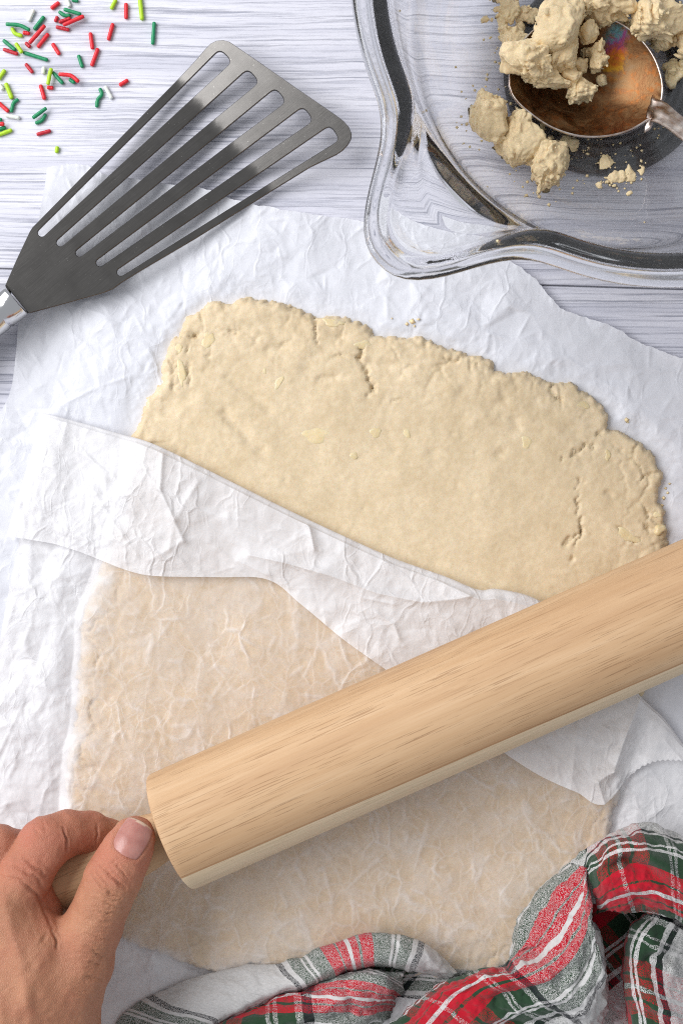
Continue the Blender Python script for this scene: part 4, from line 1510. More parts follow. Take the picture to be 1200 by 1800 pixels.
lump(1003, 138, 16.5, 30, 50, 10, 40, 34, 14, 'narrow strip of dough bridging the wedge and the lowest lump in the spoon')
lump(1018, 117, 15.5, 31, 34, 9, 0, 9, 10, 'squarish crumb in the middle of the spoon')
lump(1046, 102, 15.5, 34, 54, 11, 12, 10, 16, 'upright egg-shaped crumb below the rainbow stain in the spoon')
lump(1034, 58, 19.5, 42, 38, 11, 25, 11, 14, 'jagged crumb near the spoon rim, right of the biggest lump')
lump(1057, 139, 13.5, 22, 22, 6, 0, 12, 8, 'lone pea-sized crumb on the brown stain in the spoon')
lump(1026, 93, 15.0, 18, 18, 6, 0, 41, 7, 'tiny crumb touching the egg-shaped crumb in the spoon')
lump(1066, 14, 16, 110, 70, 20, -10, 13, 28, 'dough lump at the top edge of the photo, above the spoon rim')
lump(1152, 34, 16, 100, 88, 21, -5, 14, 32, 'block-shaped dough lump in the upper right of the bowl, right of the spoon')
lump(1165, 62, 11, 96, 50, 12, -12, 35, 22, 'flat lump under the block-shaped lump in the upper right')
lump(1110, 50, 10.5, 60, 46, 9, 40, 36, 14, 'dark-shaded lump between the spoon rim and the block-shaped lump')
lump(1205, 60, 12, 40, 90, 14, 0, 15, 18, 'lump cut by the right edge of the photo, beside the block-shaped one')
lump(1030, 8, 22, 60, 36, 12, 0, 37, 14, 'lump peeping over the biggest lump at the top edge of the photo')
lump(906, 70, 11, 56, 70, 8, 70, 38, 14, 'pressed crumbly scrap on the glass between the smear and the large round lump')


def smear(px, py, w, d, h, rot, seed, label, n=10, name='dough_smear'):
    p = on_bowl(px, py)
    return lump(px, py, p[2] * 1000 + 0.9, w, d, h, rot, seed, n, label, 'dough smears on the glass bowl', name)


smear(893, 14, 44, 62, 3.0, 10, 51, 'yellowish dough smear on the glass at the top edge, left of the heap', 16)
smear(925, 22, 46, 40, 3.0, 40, 52, 'dough smear between the top-left smear and the biggest lump', 12)
smear(884, 52, 22, 44, 2.4, 5, 53, 'narrow dough smear running down the glass under the top-left smear')
smear(912, 48, 24, 30, 2.4, -20, 54, 'stubby dough smear between the narrow smear and the large round lump')
smear(850, 35, 15, 12, 1.6, 20, 55, 'small dough dab alone on the glass, left of the smears', 6)
smear(864, 35, 8, 8, 1.2, 0, 56, 'tiny dough dot just right of the lone dab on the glass', 5)
smear(1064, 284, 30, 26, 2.0, 30, 57, 'pale flaky crumb on the dark base ring, right below the spoon', 10, 'dough_flake')
smear(1078, 312, 38, 26, 1.8, 15, 58, 'largest dough flake at the lower edge of the base ring', 12, 'dough_flake')
smear(1106, 308, 22, 30, 1.8, -10, 59, 'crooked dough flake just right of the largest flake', 9, 'dough_flake')
smear(1127, 301, 17, 14, 1.6, 35, 60, 'flake furthest right in the trail of flakes below the spoon', 6, 'dough_flake')
smear(1052, 325, 13, 12, 1.5, 0, 61, 'small square flake left of the largest flake', 5, 'dough_flake')
smear(1105, 340, 18, 11, 1.4, 0, 62, 'lowest flake of the trail, nearest the front of the bowl', 6, 'dough_flake')
smear(995, 248, 34, 22, 2.4, -25, 63, 'flaky crumb on the dark ring between the spoon and the lowest lump', 10, 'dough_flake')
smear(953, 223, 12, 14, 1.6, 0, 64, 'flake on the dark ring beside the middle lump, under the spoon edge', 6, 'dough_flake')
smear(967, 243, 12, 9, 1.4, 0, 65, 'little flake left of the flaky crumb on the dark ring', 5, 'dough_flake')


def butter_slab(px, py, w, d, rot, seed, label):
    o = lump(px, py, bz(px, py) - 0.4, w, d, 5, rot, seed, 9, label, 'butter bits in the glass bowl', 'butter_bit')
    o['category'] = 'butter'
    o.data.materials[0] = MAT_BUTTER
    return o


butter_slab(1181, 131, 40, 42, 20, 71, 'yellow slab of butter on the dark ring, right of the spoon')
butter_slab(1202, 112, 18, 30, 0, 72, 'butter bit cut by the right edge of the photo, beside the yellow slab')
butter_slab(866, 176, 30, 24, 0, 73, 'pale butter bit behind the smooth-sided lump left of the spoon')

# fine crumbs nobody could count
_ico = None


def specks(name, spots, label, mat, cat='crumbs', seed=0):
    rng = np.random.RandomState(seed)
    base = np.array([(1, 0, 0), (-1, 0, 0), (0, 1, 0), (0, -1, 0), (0, 0, 1), (0, 0, -1)], float)
    tri = np.array([(0, 2, 4), (2, 1, 4), (1, 3, 4), (3, 0, 4), (2, 0, 5), (1, 2, 5), (3, 1, 5), (0, 3, 5)])
    vs, fs = [], []
    for (p, r) in spots:
        v = base * rng.uniform(0.6, 1.3, (6, 1)) * r
        a = rng.uniform(0, 6.28)
        v = np.column_stack([v[:, 0] * math.cos(a) - v[:, 1] * math.sin(a), v[:, 0] * math.sin(a) + v[:, 1] * math.cos(a), v[:, 2] * 0.7])
        fs.append(tri + 6 * len(vs))
        vs.append(v + np.asarray(p))
    o = mk_mesh(name, np.vstack(vs), np.vstack(fs), mat)
    tag(o, label, cat)
    o['kind'] = 'stuff'
    return o


_r = np.random.RandomState(3)
_sp = []
for k in range(120):
    th = _r.uniform(0, 2 * math.pi); q = _r.uniform(0, 1) ** 0.5
    cx, cy, sx, sy = [(1085, 300, 50, 40), (1000, 240, 60, 28), (930, 150, 45, 60), (1150, 190, 50, 60), (1060, 260, 90, 30)][k % 5]
    p = on_bowl(cx + sx * q * math.cos(th), cy + sy * q * math.sin(th))
    _sp.append((p + np.array([0, 0, 0.0016]), _r.uniform(0.0002, 0.0007)))
for (x, y) in [(702, 22), (748, 196), (1024, 432), (873, 425), (880, 96), (1130, 392), (800, 120), (655 + 200, 330)]:
    _sp.append((on_bowl(x, y) + np.array([0, 0, 0.0014]), 0.0006))
for k in range(170):     # crumbs fallen round the lumps
    th = _r.uniform(0, 2 * math.pi); q = _r.uniform(0.85, 1.35)
    cx, cy, sx, sy = [(905, 245, 70, 62), (962, 293, 58, 52), (930, 100, 62, 70), (1150, 45, 62, 55), (895, 45, 48, 55), (860, 203, 48, 52), (1070, 292, 60, 30)][k % 7]
    p = on_bowl(cx + sx * q * math.cos(th), cy + sy * q * math.sin(th))
    _sp.append((p + np.array([0, 0, 0.0016]), _r.uniform(0.0003, 0.0011) * _r.uniform(0.5, 1.0)))
specks('dough_crumbs', _sp, 'fine pale crumbs scattered over the glass base around the spoon', MAT_LUMP, seed=1)
_sp = []
for (x, y, r) in [(724, 566, 7), (715, 570, 4), (1099, 738, 5), (1173, 866, 4), (1166, 875, 5), (1163, 888, 4), (1170, 858, 3), (1176, 850, 3), (735, 562, 3), (728, 573, 3), (1102, 742, 3), (688, 560, 2)]:
    X_, Y_ = W(x, y, 0.002)[:2]
    _sp.append(((X_, Y_, float(low_z(np.array(X_), np.array(Y_))) + 0.0003), r / PXM))
specks('paper_crumbs', _sp, 'a few pale dough crumbs dropped on the paper around the sheet of dough', MAT_LUMP, seed=2)

# ================================================================== SPRINKLES
SPR_COL = {'red': (0.74, 0.018, 0.030), 'dark red': (0.52, 0.014, 0.030), 'dark green': (0.008, 0.26, 0.105), 'lime green': (0.44, 0.70, 0.02), 'white': (0.80, 0.82, 0.77)}
SPR_MAT = {k: mat_plain('sugar_' + k.replace(' ', '_'), v, 0.42, Subsurface_Weight=0.1, Subsurface_Scale=0.001) for k, v in SPR_COL.items()}
SPR = [
    ('red', [(365, 58), (415, 20)], 0, 'short red sprinkle at the top, left of the white one cut by the photo edge'),
    ('white', [(475, -4), (490, 45)], 0, 'white sprinkle cut by the top edge of the photo'),
    ('dark green', [(512, 0), (548, 6)], 0, 'dark green sprinkle just entering at the top edge, right of the white one'),
    ('lime green', [(785, 60), (815, 0)], 0, 'lime green sprinkle at the top edge, left of an upright red one'),
    ('red', [(888, 28), (888, 128)], 0, 'upright red sprinkle at the top between two lime green ones'),
    ('lime green', [(985, -10), (1000, 135)], 0, 'long lime green sprinkle furthest right along the top edge'),
    ('white', [(205, 145), (238, 72)], 0, 'slanted white sprinkle in the upper left, above a thick green one'),
    ('dark green', [(420, 84), (455, 108), (495, 108)], 0, 'curved dark green sprinkle tucked under a straight green one'),
    ('dark green', [(455, 66), (568, 100)], 1, 'straight dark green sprinkle lying above the cluster of red ones'),
    ('dark red', [(392, 150), (405, 120)], 0, 'stubby dark red sprinkle standing at the left of the red cluster'),
    ('dark red', [(420, 155), (495, 130)], 0, 'dark red sprinkle half hidden beneath a long red one'),
    ('red', [(450, 175), (588, 115)], 1, 'long bright red sprinkle on top of the red cluster'),
    ('dark red', [(400, 190), (485, 210)], 0, 'dark red sprinkle lying alone just below the red cluster'),
    ('dark green', [(48, 170), (140, 178), (208, 210)], 1, 'long dark green sprinkle bent at its right end, over a lime one'),
    ('dark green', [(245, 205), (310, 120)], 0, 'thick dark green sprinkle slanting beside the end of a long red one'),
    ('lime green', [(88, 200), (108, 235), (155, 252)], 0, 'curved lime green sprinkle hooked under the long bent green one'),
    ('red', [(168, 230), (208, 235)], 0, 'tiny red sprinkle below the tip of the long bent green one'),
    ('red', [(212, 300), (315, 182)], 1, 'long red sprinkle leaning on a dark red blob, slanting up right'),
    ('dark red', [(185, 303), (212, 330)], 0, 'dark red blob-like sprinkle at the foot of a long red one'),
    ('red', [(270, 330), (340, 240)], 0, 'red sprinkle parallel to the long leaning one, to its right'),
    ('dark green', [(28, 285), (108, 350)], 0, 'dark green sprinkle slanting down to a lime one at the left'),
    ('lime green', [(115, 308), (155, 368)], 1, 'short lime green sprinkle between two dark green ones'),
    ('dark red', [(30, 348), (125, 380)], 0, 'dark red sprinkle below the slanting dark green one at the left'),
    ('dark green', [(170, 370), (335, 422)], 0, 'longest dark green sprinkle, nearly level, right of a short lime one'),
    ('red', [(374, 310), (418, 380)], 0, 'red sprinkle leaning left, alone above the end of the longest green one'),
    ('red', [(638, 235), (652, 340)], 0, 'nearly upright red sprinkle whose foot meets a slanted red one'),
    ('red', [(795, 170), (765, 278)], 0, 'red sprinkle alone between the upright red one and the top row'),
    ('red', [(690, 345), (648, 460)], 0, 'slanted red sprinkle directly below the nearly upright one'),
    ('dark green', [(1085, 160), (1075, 308)], 0, 'upright dark green sprinkle, furthest right of all'),
    ('dark green', [(555, 392), (580, 470)], 0, 'small upright dark green sprinkle left of the slanted red one'),
    ('dark red', [(185, 452), (230, 508)], 0, 'dark red sprinkle alone left of the short white one'),
    ('white', [(310, 475), (305, 515)], 0, 'short upright white sprinkle left of a lime green one'),
    ('lime green', [(362, 485), (350, 530), (340, 590)], 1, 'upright lime green sprinkle touching a red bead at its foot'),
    ('dark green', [(375, 510), (442, 585)], 0, 'dark green sprinkle slanting right from the top of the upright lime one'),
    ('red', [(420, 522), (500, 532), (552, 572)], 1, 'red sprinkle bent downward at its right end, over a green stub'),
    ('dark green', [(492, 560), (525, 580)], 0, 'dark green stub beneath the bent red sprinkle'),
    ('lime green', [(35, 495), (-6, 555)], 0, 'lime green sprinkle cut by the left edge, above the white bead'),
    ('red', [(288, 602), (315, 695)], 0, 'red sprinkle standing left of the red bead'),
    ('red', [(338, 615), (372, 618)], 0, 'red bead-like sprinkle at the foot of the upright lime one'),
    ('lime green', [(45, 590), (85, 690)], 0, 'thick lime green sprinkle at the left, beside the white bead'),
    ('white', [(3, 598), (20, 628)], 0, 'white bead-like sprinkle at the left edge of the photo'),
    ('dark green', [(128, 700), (98, 725), (82, 785)], 0, 'hooked dark green sprinkle below the thick lime one'),
    ('red', [(-8, 722), (60, 782)], 0, 'red sprinkle cut by the left edge, pointing at the hooked green one'),
    ('white', [(45, 812), (135, 828)], 0, 'level white sprinkle under the hooked green one'),
    ('dark green', [(705, 625), (717, 665), (690, 700), (682, 750)], 0, 'wavy dark green sprinkle beside a white one, near the spatula'),
    ('white', [(742, 610), (785, 690)], 0, 'white sprinkle right of the wavy green one'),
    ('red', [(845, 598), (898, 565)], 0, 'short red sprinkle nearest the spatula slats'),
    ('dark green', [(235, 828), (325, 762)], 1, 'upper of two parallel dark green sprinkles lying together'),
    ('dark green', [(255, 865), (295, 848), (322, 805)], 0, 'lower, curved one of two dark green sprinkles lying together'),
    ('dark red', [(265, 945), (355, 920)], 0, 'dark red sprinkle lying below the pair of green ones'),
    ('lime green', [(405, 1035), (400, 1070)], 0, 'lone lime green stub lowest of all, near the paper corner'),
    ('dark green', [(-10, 838), (12, 842)], 0, 'dark green stub at the left edge above a red one'),
    ('red', [(-10, 872), (28, 872)], 1, 'red stub at the left edge between two dark green ones'),
    ('dark green', [(-10, 912), (38, 895)], 0, 'dark green stub at the left edge above a lime one'),
    ('lime green', [(-10, 950), (82, 915)], 0, 'lime green sprinkle lowest along the left edge of the photo'),
]


def build_sprinkles():
    for k, (col, pts, lvl, label) in enumerate(SPR):
        r = (0.00080 if col in ('red', 'lime green', 'white') else 0.00074) * (1.08 if k in (5, 14, 39) else 1)
        z = r + lvl * 0.0013
        p = np.array([W(x / 4.0, y / 4.0, z) for x, y in pts])
        if len(p) == 2:
            p = np.array([p[0], (p[0] + p[1]) / 2, p[1]])
        n = 14
        c = catmull(p, n)
        t = np.gradient(c, axis=0); t /= np.linalg.norm(t, axis=1)[:, None]
        a, b = c[0] - t[0] * 0, c[-1]
        prof = []
        for th in (0.0, 0.5, 1.0):
            prof.append((a - t[0] * r * 0.45 * math.cos(th * 1.4), t[0], r * (0.02 + 0.90 * math.sin(th * 1.45))))
        rng = np.random.RandomState(k)
        for i in range(1, n - 1):
            prof.append((c[i], t[i], r * (1 + rng.uniform(-0.06, 0.06))))
        for th in (1.0, 0.5, 0.0):
            prof.append((b + t[-1] * r * 0.45 * math.cos(th * 1.4), t[-1], r * (0.02 + 0.90 * math.sin(th * 1.45))))
        vs = []
        org = c[n // 2]
        for (q, d, rr) in prof:
            s = np.cross(d, [0, 0, 1.0]); s /= np.linalg.norm(s)
            u = np.cross(s, d)
            for j in range(12):
                an = 2 * math.pi * j / 12
                vs.append(q + rr * (math.cos(an) * s + math.sin(an) * u) - org)
        o = mk_mesh('sprinkle', vs, grid_faces(len(prof), 12, True)[:, ::-1], SPR_MAT[col])
        o.location = org
        tag(o, label, 'sprinkle', 'sugar sprinkles spilled on the table')


build_sprinkles()

# ================================================================== HAND
def capsule_field(shape, org, h, segs, k, X, Y, Z):
    f = np.full(shape, 0.05, dtype=np.float32)
    for (a, ra, b, rb) in segs:
        a = np.asarray(a); b = np.asarray(b)
        pad = max(ra, rb) + 3 * k + 0.002
        lo = np.minimum(a, b) - pad; hi = np.maximum(a, b) + pad
        i0 = np.clip(((lo - org) / h).astype(int), 0, np.array(shape)); i1 = np.clip(((hi - org) / h).astype(int) + 2, 0, np.array(shape))
        if (i1 <= i0).any():
            continue
        s = tuple(slice(p, q) for p, q in zip(i0, i1))
        x, y, z = X[s] - a[0], Y[s] - a[1], Z[s] - a[2]
        ba = b - a
        t = np.clip((x * ba[0] + y * ba[1] + z * ba[2]) / (ba @ ba + 1e-12), 0, 1)
        d = np.sqrt((x - t * ba[0]) ** 2 + (y - t * ba[1]) ** 2 + (z - t * ba[2]) ** 2) - (ra + (rb - ra) * t)
        g = f[s]
        hh = np.clip(0.5 + 0.5 * (g - d) / k, 0, 1)
        f[s] = g * (1 - hh) + d * hh - k * hh * (1 - hh)
    return f


def smin(a, b, k):
    hh = np.clip(0.5 + 0.5 * (a - b) / k, 0, 1)
    return a * (1 - hh) + b * hh - k * hh * (1 - hh)


def chain(pts):
    out = []
    for p, q in zip(pts[:-1], pts[1:]):
        out.append((Wmm(p[:3]), p[3] / 1000, Wmm(q[:3]), q[3] / 1000))
    return out


def build_hand():
    h = 0.00062
    lo = np.array([W(-235, 0, 0.045)[0], W(0, 2060, 0.045)[1], 0.004])
    hi = np.array([W(285, 0, 0.045)[0], W(0, 1400, 0.045)[1], 0.078])
    shape = tuple(((hi - lo) / h).astype(int))
    xs = [lo[i] + np.arange(shape[i]) * h for i in range(3)]
    X, Y, Z = [a.astype(np.float32) for a in np.meshgrid(*xs, indexing='ij')]
    thumb = chain([(238, 1470, 47.5, 7.2), (226, 1494, 48.5, 8.4), (212, 1522, 49.2, 8.9), (197, 1550, 50, 9.6), (180, 1588, 49, 9.5), (162, 1632, 47.5, 10.2), (134, 1695, 45.5, 12.6), (98, 1775, 43, 15.6)])
    palm = chain([(8, 1588, 48.5, 10.6), (38, 1740, 50, 15), (55, 1930, 46, 19)])
    palm += chain([(-62, 1600, 50.5, 10.6), (-12, 1760, 50, 15), (20, 1930, 47, 19)])
    palm += chain([(-122, 1632, 47.5, 10.2), (-62, 1780, 48, 14), (-15, 1930, 45, 18)])
    palm += chain([(-170, 1675, 43, 9.5), (-105, 1800, 45, 12.5), (-40, 1930, 43, 16)])
    palm += chain([(98, 1775, 43, 15.6), (85, 1850, 44, 17), (60, 1940, 44, 20)])
    palm += chain([(22, 1612, 48, 9.5), (64, 1668, 47.5, 12), (92, 1738, 46.5, 14.5)])       # muscle between thumb and index
    palm += chain([(20, 1930, 45, 20), (0, 2055, 46, 21)])
    palm += chain([(55, 1930, 45, 18), (40, 2055, 46, 19)])
    index = chain([(5, 1592, 48.5, 10.4), (44, 1537, 48, 9.3), (82, 1481, 45.5, 9.1), (120, 1465, 40.5, 7.7), (160, 1464, 34.5, 7.2), (192, 1474, 29, 6.9), (222, 1497, 21.5, 6.4)])
    web = chain([(30, 1556, 45.5, 7.6), (58, 1572, 43.5, 6.6), (78, 1598, 41.5, 5.6), (92, 1630, 40, 5.2)])
    middle = chain([(-66, 1604, 50, 10.4), (-40, 1548, 48, 9.6), (-10, 1498, 44, 9.4), (30, 1500, 36, 7.8), (72, 1520, 26, 7.2), (105, 1548, 17, 6.6)])
    ring = chain([(-125, 1636, 47, 9.8), (-102, 1582, 45, 9.0), (-75, 1536, 40, 8.8), (-40, 1538, 31, 7.4), (0, 1560, 22, 6.8), (30, 1586, 15, 6.2)])
    pinky = chain([(-172, 1680, 42, 8.6), (-152, 1628, 40, 7.8), (-130, 1590, 35, 7.4), (-100, 1592, 27, 6.4), (-62, 1612, 19, 6.0), (-36, 1632, 14, 5.4)])
    P = capsule_field(shape, lo, h, palm, 0.0065, X, Y, Z)
    tot = smin(P, capsule_field(shape, lo, h, thumb, 0.0030, X, Y, Z), 0.0042)
    P2 = smin(P, capsule_field(shape, lo, h, web, 0.0025, X, Y, Z), 0.0018)
    tot = smin(tot, P2, 0.0006)
    for fg in (index, middle, ring, pinky):
        f = capsule_field(shape, lo, h, fg, 0.0030, X, Y, Z)
        tot = smin(tot, smin(P, f, 0.004), 0.0005)
    # thumb pad flattened a little where the nail sits, and pressed on the wood
    v, q = surface_nets(tot, lo, h)
    # smooth once: average with neighbours
    nb = np.zeros_like(v); cn = np.zeros(len(v))
    for a in range(4):
        b = (a + 1) % 4
        np.add.at(nb, q[:, a], v[q[:, b]]); np.add.at(cn, q[:, a], 1)
        np.add.at(nb, q[:, b], v[q[:, a]]); np.add.at(cn, q[:, b], 1)
    for _ in range(1):
        v = 0.5 * v + 0.5 * nb / np.maximum(cn, 1)[:, None]
    # normals
    fn = np.cross(v[q[:, 2]] - v[q[:, 0]], v[q[:, 3]] - v[q[:, 1]])
    nr = np.zeros_like(v)
    for a in range(4):
        np.add.at(nr, q[:, a], fn)
    nr /= np.linalg.norm(nr, axis=1)[:, None] + 1e-15
    g = np.array([float(tot[tuple(((v[i] + nr[i] * 0.002 - lo) / h).astype(int).clip(0, np.array(shape) - 1))]) for i in range(0, len(v), 997)])
    if np.median(g) < 0:
        nr = -nr; q = q[:, ::-1]
    # photograph position of every vertex, for creases and tone
    kz = CAM_H / (CAM_H - v[:, 2]) * PXM
    ux, uy = v[:, 0] * kz + 600, -v[:, 1] * kz + 900
    disp = np.zeros(len(v))
    topm = smoothstep(0.05, 0.35, nr[:, 2])
    creases = [([(158, 1530), (168, 1542), (180, 1560), (196, 1574), (212, 1579)], 1.9, 0.75), ([(176, 1522), (192, 1535), (208, 1552), (222, 1562)], 1.8, 0.70),
               ([(182, 1512), (200, 1518), (216, 1532), (226, 1548)], 1.5, 0.45), ([(166, 1520), (180, 1545), (200, 1566)], 1.5, 0.4), ([(172, 1516), (178, 1522), (190, 1520)], 1.4, 0.35),
               ([(195, 1538), (206, 1530)], 1.3, 0.3), ([(165, 1580), (190, 1592), (214, 1595)], 1.8, 0.35), ([(160, 1592), (185, 1606), (210, 1608)], 1.8, 0.30), ([(158, 1606), (182, 1622), (206, 1624)], 2.0, 0.25),
               ([(172, 1570), (196, 1583), (216, 1586)], 1.5, 0.3), ([(150, 1640), (180, 1652), (200, 1652)], 2.2, 0.28), ([(150, 1662), (176, 1680), (190, 1684)], 2.4, 0.35), ([(158, 1690), (182, 1700)], 2.2, 0.4), ([(150, 1715), (180, 1722)], 2.4, 0.4),
               ([(112, 1455), (117, 1474), (119, 1496)], 1.8, 0.7), ([(170, 1446), (171, 1478)], 1.8, 0.35), ([(44, 1510), (62, 1524), (82, 1540)], 2.5, 0.6),
               ([(10, 1520), (40, 1530), (66, 1545), (78, 1565)], 2.5, 0.5), ([(0, 1540), (35, 1548), (62, 1570), (80, 1600), (92, 1632)], 2.5, 0.6), ([(92, 1636), (98, 1652), (100, 1668)], 2.0, 0.6), ([(84, 1640), (70, 1660)], 2.5, 0.25),
               ([(75, 1440), (80, 1462)], 2, 0.2), ([(60, 1455), (72, 1470)], 2, 0.2)]
    rngn = np.random.RandomState(4)
    for t in range(26):       # faint cross lines over the back of the thumb
        y0 = 1585 + t * 6.5
        cx = np.interp(y0, [1585, 1700, 1760], [190, 150, 135])
        hw = rngn.uniform(18, 40)
        creases.append(([(cx - hw, y0 - 6 + rngn.uniform(-3, 3)), (cx + rngn.uniform(-6, 6), y0 + 2), (cx + hw, y0 + rngn.uniform(-3, 3))], 1.4, 0.16))
    jx = ux + 2.0 * vnoise(ux / 9, uy / 9, 5); jy = uy + 2.0 * vnoise(ux / 9 + 20, uy / 9, 6)
    for (cp, wd, amp) in creases:
        dm = np.full(len(v), 1e9); tt = np.zeros(len(v))
        m = len(cp) - 1
        for i, (a, b) in enumerate(zip(cp[:-1], cp[1:])):
            d, t = seg_dist(jx, jy, a[0], a[1], b[0], b[1])
            cl = d < dm
            dm = np.where(cl, d, dm); tt = np.where(cl, (i + t) / m, tt)
        taper = np.sin(np.pi * np.clip(tt, 0.08, 0.92)) ** 0.6
        disp -= amp * 0.0014 * np.exp(-(dm / wd) ** 2) * taper * topm
        disp += amp * 0.00045 * np.exp(-((dm - wd * 2.4) / (wd * 1.3)) ** 2) * taper * topm
    disp += 0.00016 * fbm(v[:, 0] * 420, v[:, 1] * 420, 17, 3, v[:, 2] * 420)
    disp += 0.00045 * fbm(v[:, 0] * 95, v[:, 1] * 95, 27, 2, v[:, 2] * 95)
    # tendons / veins on the back of the hand
    for cp, amp in (([(10, 1590), (40, 1700), (60, 1850)], 0.0007), ([(-60, 1600), (-10, 1740), (30, 1880)], 0.0007), ([(70, 1690), (30, 1790), (40, 1900)], 0.0005)):
        dm = np.full(len(v), 1e9)
        for a, b in zip(cp[:-1], cp[1:]):
            dm = np.minimum(dm, seg_dist(ux, uy, a[0], a[1], b[0], b[1])[0])
        disp += amp * np.exp(-(dm / 12) ** 2) * topm
    # nail bed: frame on the thumb tip
    ctr = np.array([233.0, 1474.0])
    axn = np.array([35.0, -62.0]); axn /= np.linalg.norm(axn)          # towards the tip, pixels
    sdn = np.array([-axn[1], axn[0]])
    lu = (ux - ctr[0]) * axn[0] + (uy - ctr[1]) * axn[1]
    lv = (ux - ctr[0]) * sdn[0] + (uy - ctr[1]) * sdn[1]
    NL, NW = 33.5, 28.0
    e = (np.abs(lu / NL) ** 4.2 + np.abs(lv / NW) ** 4.2) ** (1 / 4.2)
    disp -= 0.00075 * (1 - smoothstep(0.82, 1.02, e)) * (nr[:, 2] > 0.1) * (v[:, 2] > 0.042)
    disp += 0.00035 * np.exp(-((e - 1.15) / 0.10) ** 2) * (nr[:, 2] > 0.0) * (v[:, 2] > 0.042) * (lu < NL * 0.7)
    v2 = v + nr * disp[:, None]
    o = mk_mesh('hand', v2, q, mat_skin())
    tag(o, 'bare left hand gripping the rolling pin handle, thumb pressed along the top', 'hand')
    red = np.zeros(len(v), dtype=np.float32)
    red += smoothstep(1620, 1500, uy) * 0.75
    red += 0.6 * np.exp(-(((ux - 85) / 26) ** 2 + ((uy - 1600) / 40) ** 2))
    red -= 0.5 * np.exp(-(((ux - 190) / 30) ** 2 + ((uy - 1590) / 30) ** 2))
    red += 0.25 * vnoise(ux / 25, uy / 25, 44)
    at = o.data.attributes.new('redness', 'FLOAT', 'POINT')
    at.data.foreach_set('value', np.clip(red, 0, 1).astype(np.float32))
    # nail plate, laid over the bed by dropping onto the skin field
    nu, nv = 26, 22
    vs, tip = [], []
    for i in range(nu):
        for j in range(nv):
            a = -1 + 2 * i / (nu - 1); b = -1 + 2 * j / (nv - 1)
            # squircle map
            aa = a * math.sqrt(1 - b * b / 4.2); bb = b * math.sqrt(1 - a * a / 4.2)
            p = ctr + axn * aa * NL * 1.0 + sdn * bb * NW * 1.0
            zz = 0.0
            for zt in np.arange(0.066, 0.040, -0.0003):
                w = np.array(W(p[0], p[1], zt))
                ii = ((w - lo) / h).astype(int).clip(0, np.array(shape) - 1)
                if tot[tuple(ii)] < 0.0:
                    zz = zt
                    break
            vs.append((p[0], p[1], zz)); tip.append(1.0 if aa > 0.90 else 0.0)
    vs = np.array(vs)
    zg = vs[:, 2].reshape(nu, nv)
    zg = np.where(zg < 0.042, np.nan, zg)
    aa = np.linspace(-1, 1, nu)[:, None] + 0 * zg; bb = np.linspace(-1, 1, nv)[None] + 0 * zg
    ok = ~np.isnan(zg)
    Amat = np.column_stack([np.ones(ok.sum()), aa[ok], bb[ok], aa[ok] ** 2, bb[ok] ** 2, aa[ok] * bb[ok]])
    co = np.linalg.lstsq(Amat, zg[ok], rcond=None)[0]
    zf = co[0] + co[1] * aa + co[2] * bb + co[3] * aa ** 2 + co[4] * bb ** 2 + co[5] * aa * bb
    zf = zf + 0.00008
    top = np.array([W(p[0], p[1], z) for p, z in zip(vs, zf.ravel())])
    bot = top - np.array([0, 0, 0.0007])
    n = nu * nv
    gf = grid_faces(nu, nv)
    ring_ = [i * nv for i in range(nu)] + [(nu - 1) * nv + j for j in range(1, nv)] + [i * nv + nv - 1 for i in range(nu - 2, -1, -1)] + [j for j in range(nv - 2, 0, -1)]
    side = np.array([(ring_[i], ring_[(i + 1) % len(ring_)], ring_[(i + 1) % len(ring_)] + n, ring_[i] + n) for i in range(len(ring_))])
    fc = np.vstack([gf, gf[:, ::-1] + n, side])
    no = mk_mesh('thumbnail', np.vstack([top, bot]), fc, mat_nail(), parent=o)
    at = no.data.attributes.new('tip', 'FLOAT', 'POINT')
    at.data.foreach_set('value', np.array(tip + tip, dtype=np.float32))


build_hand()

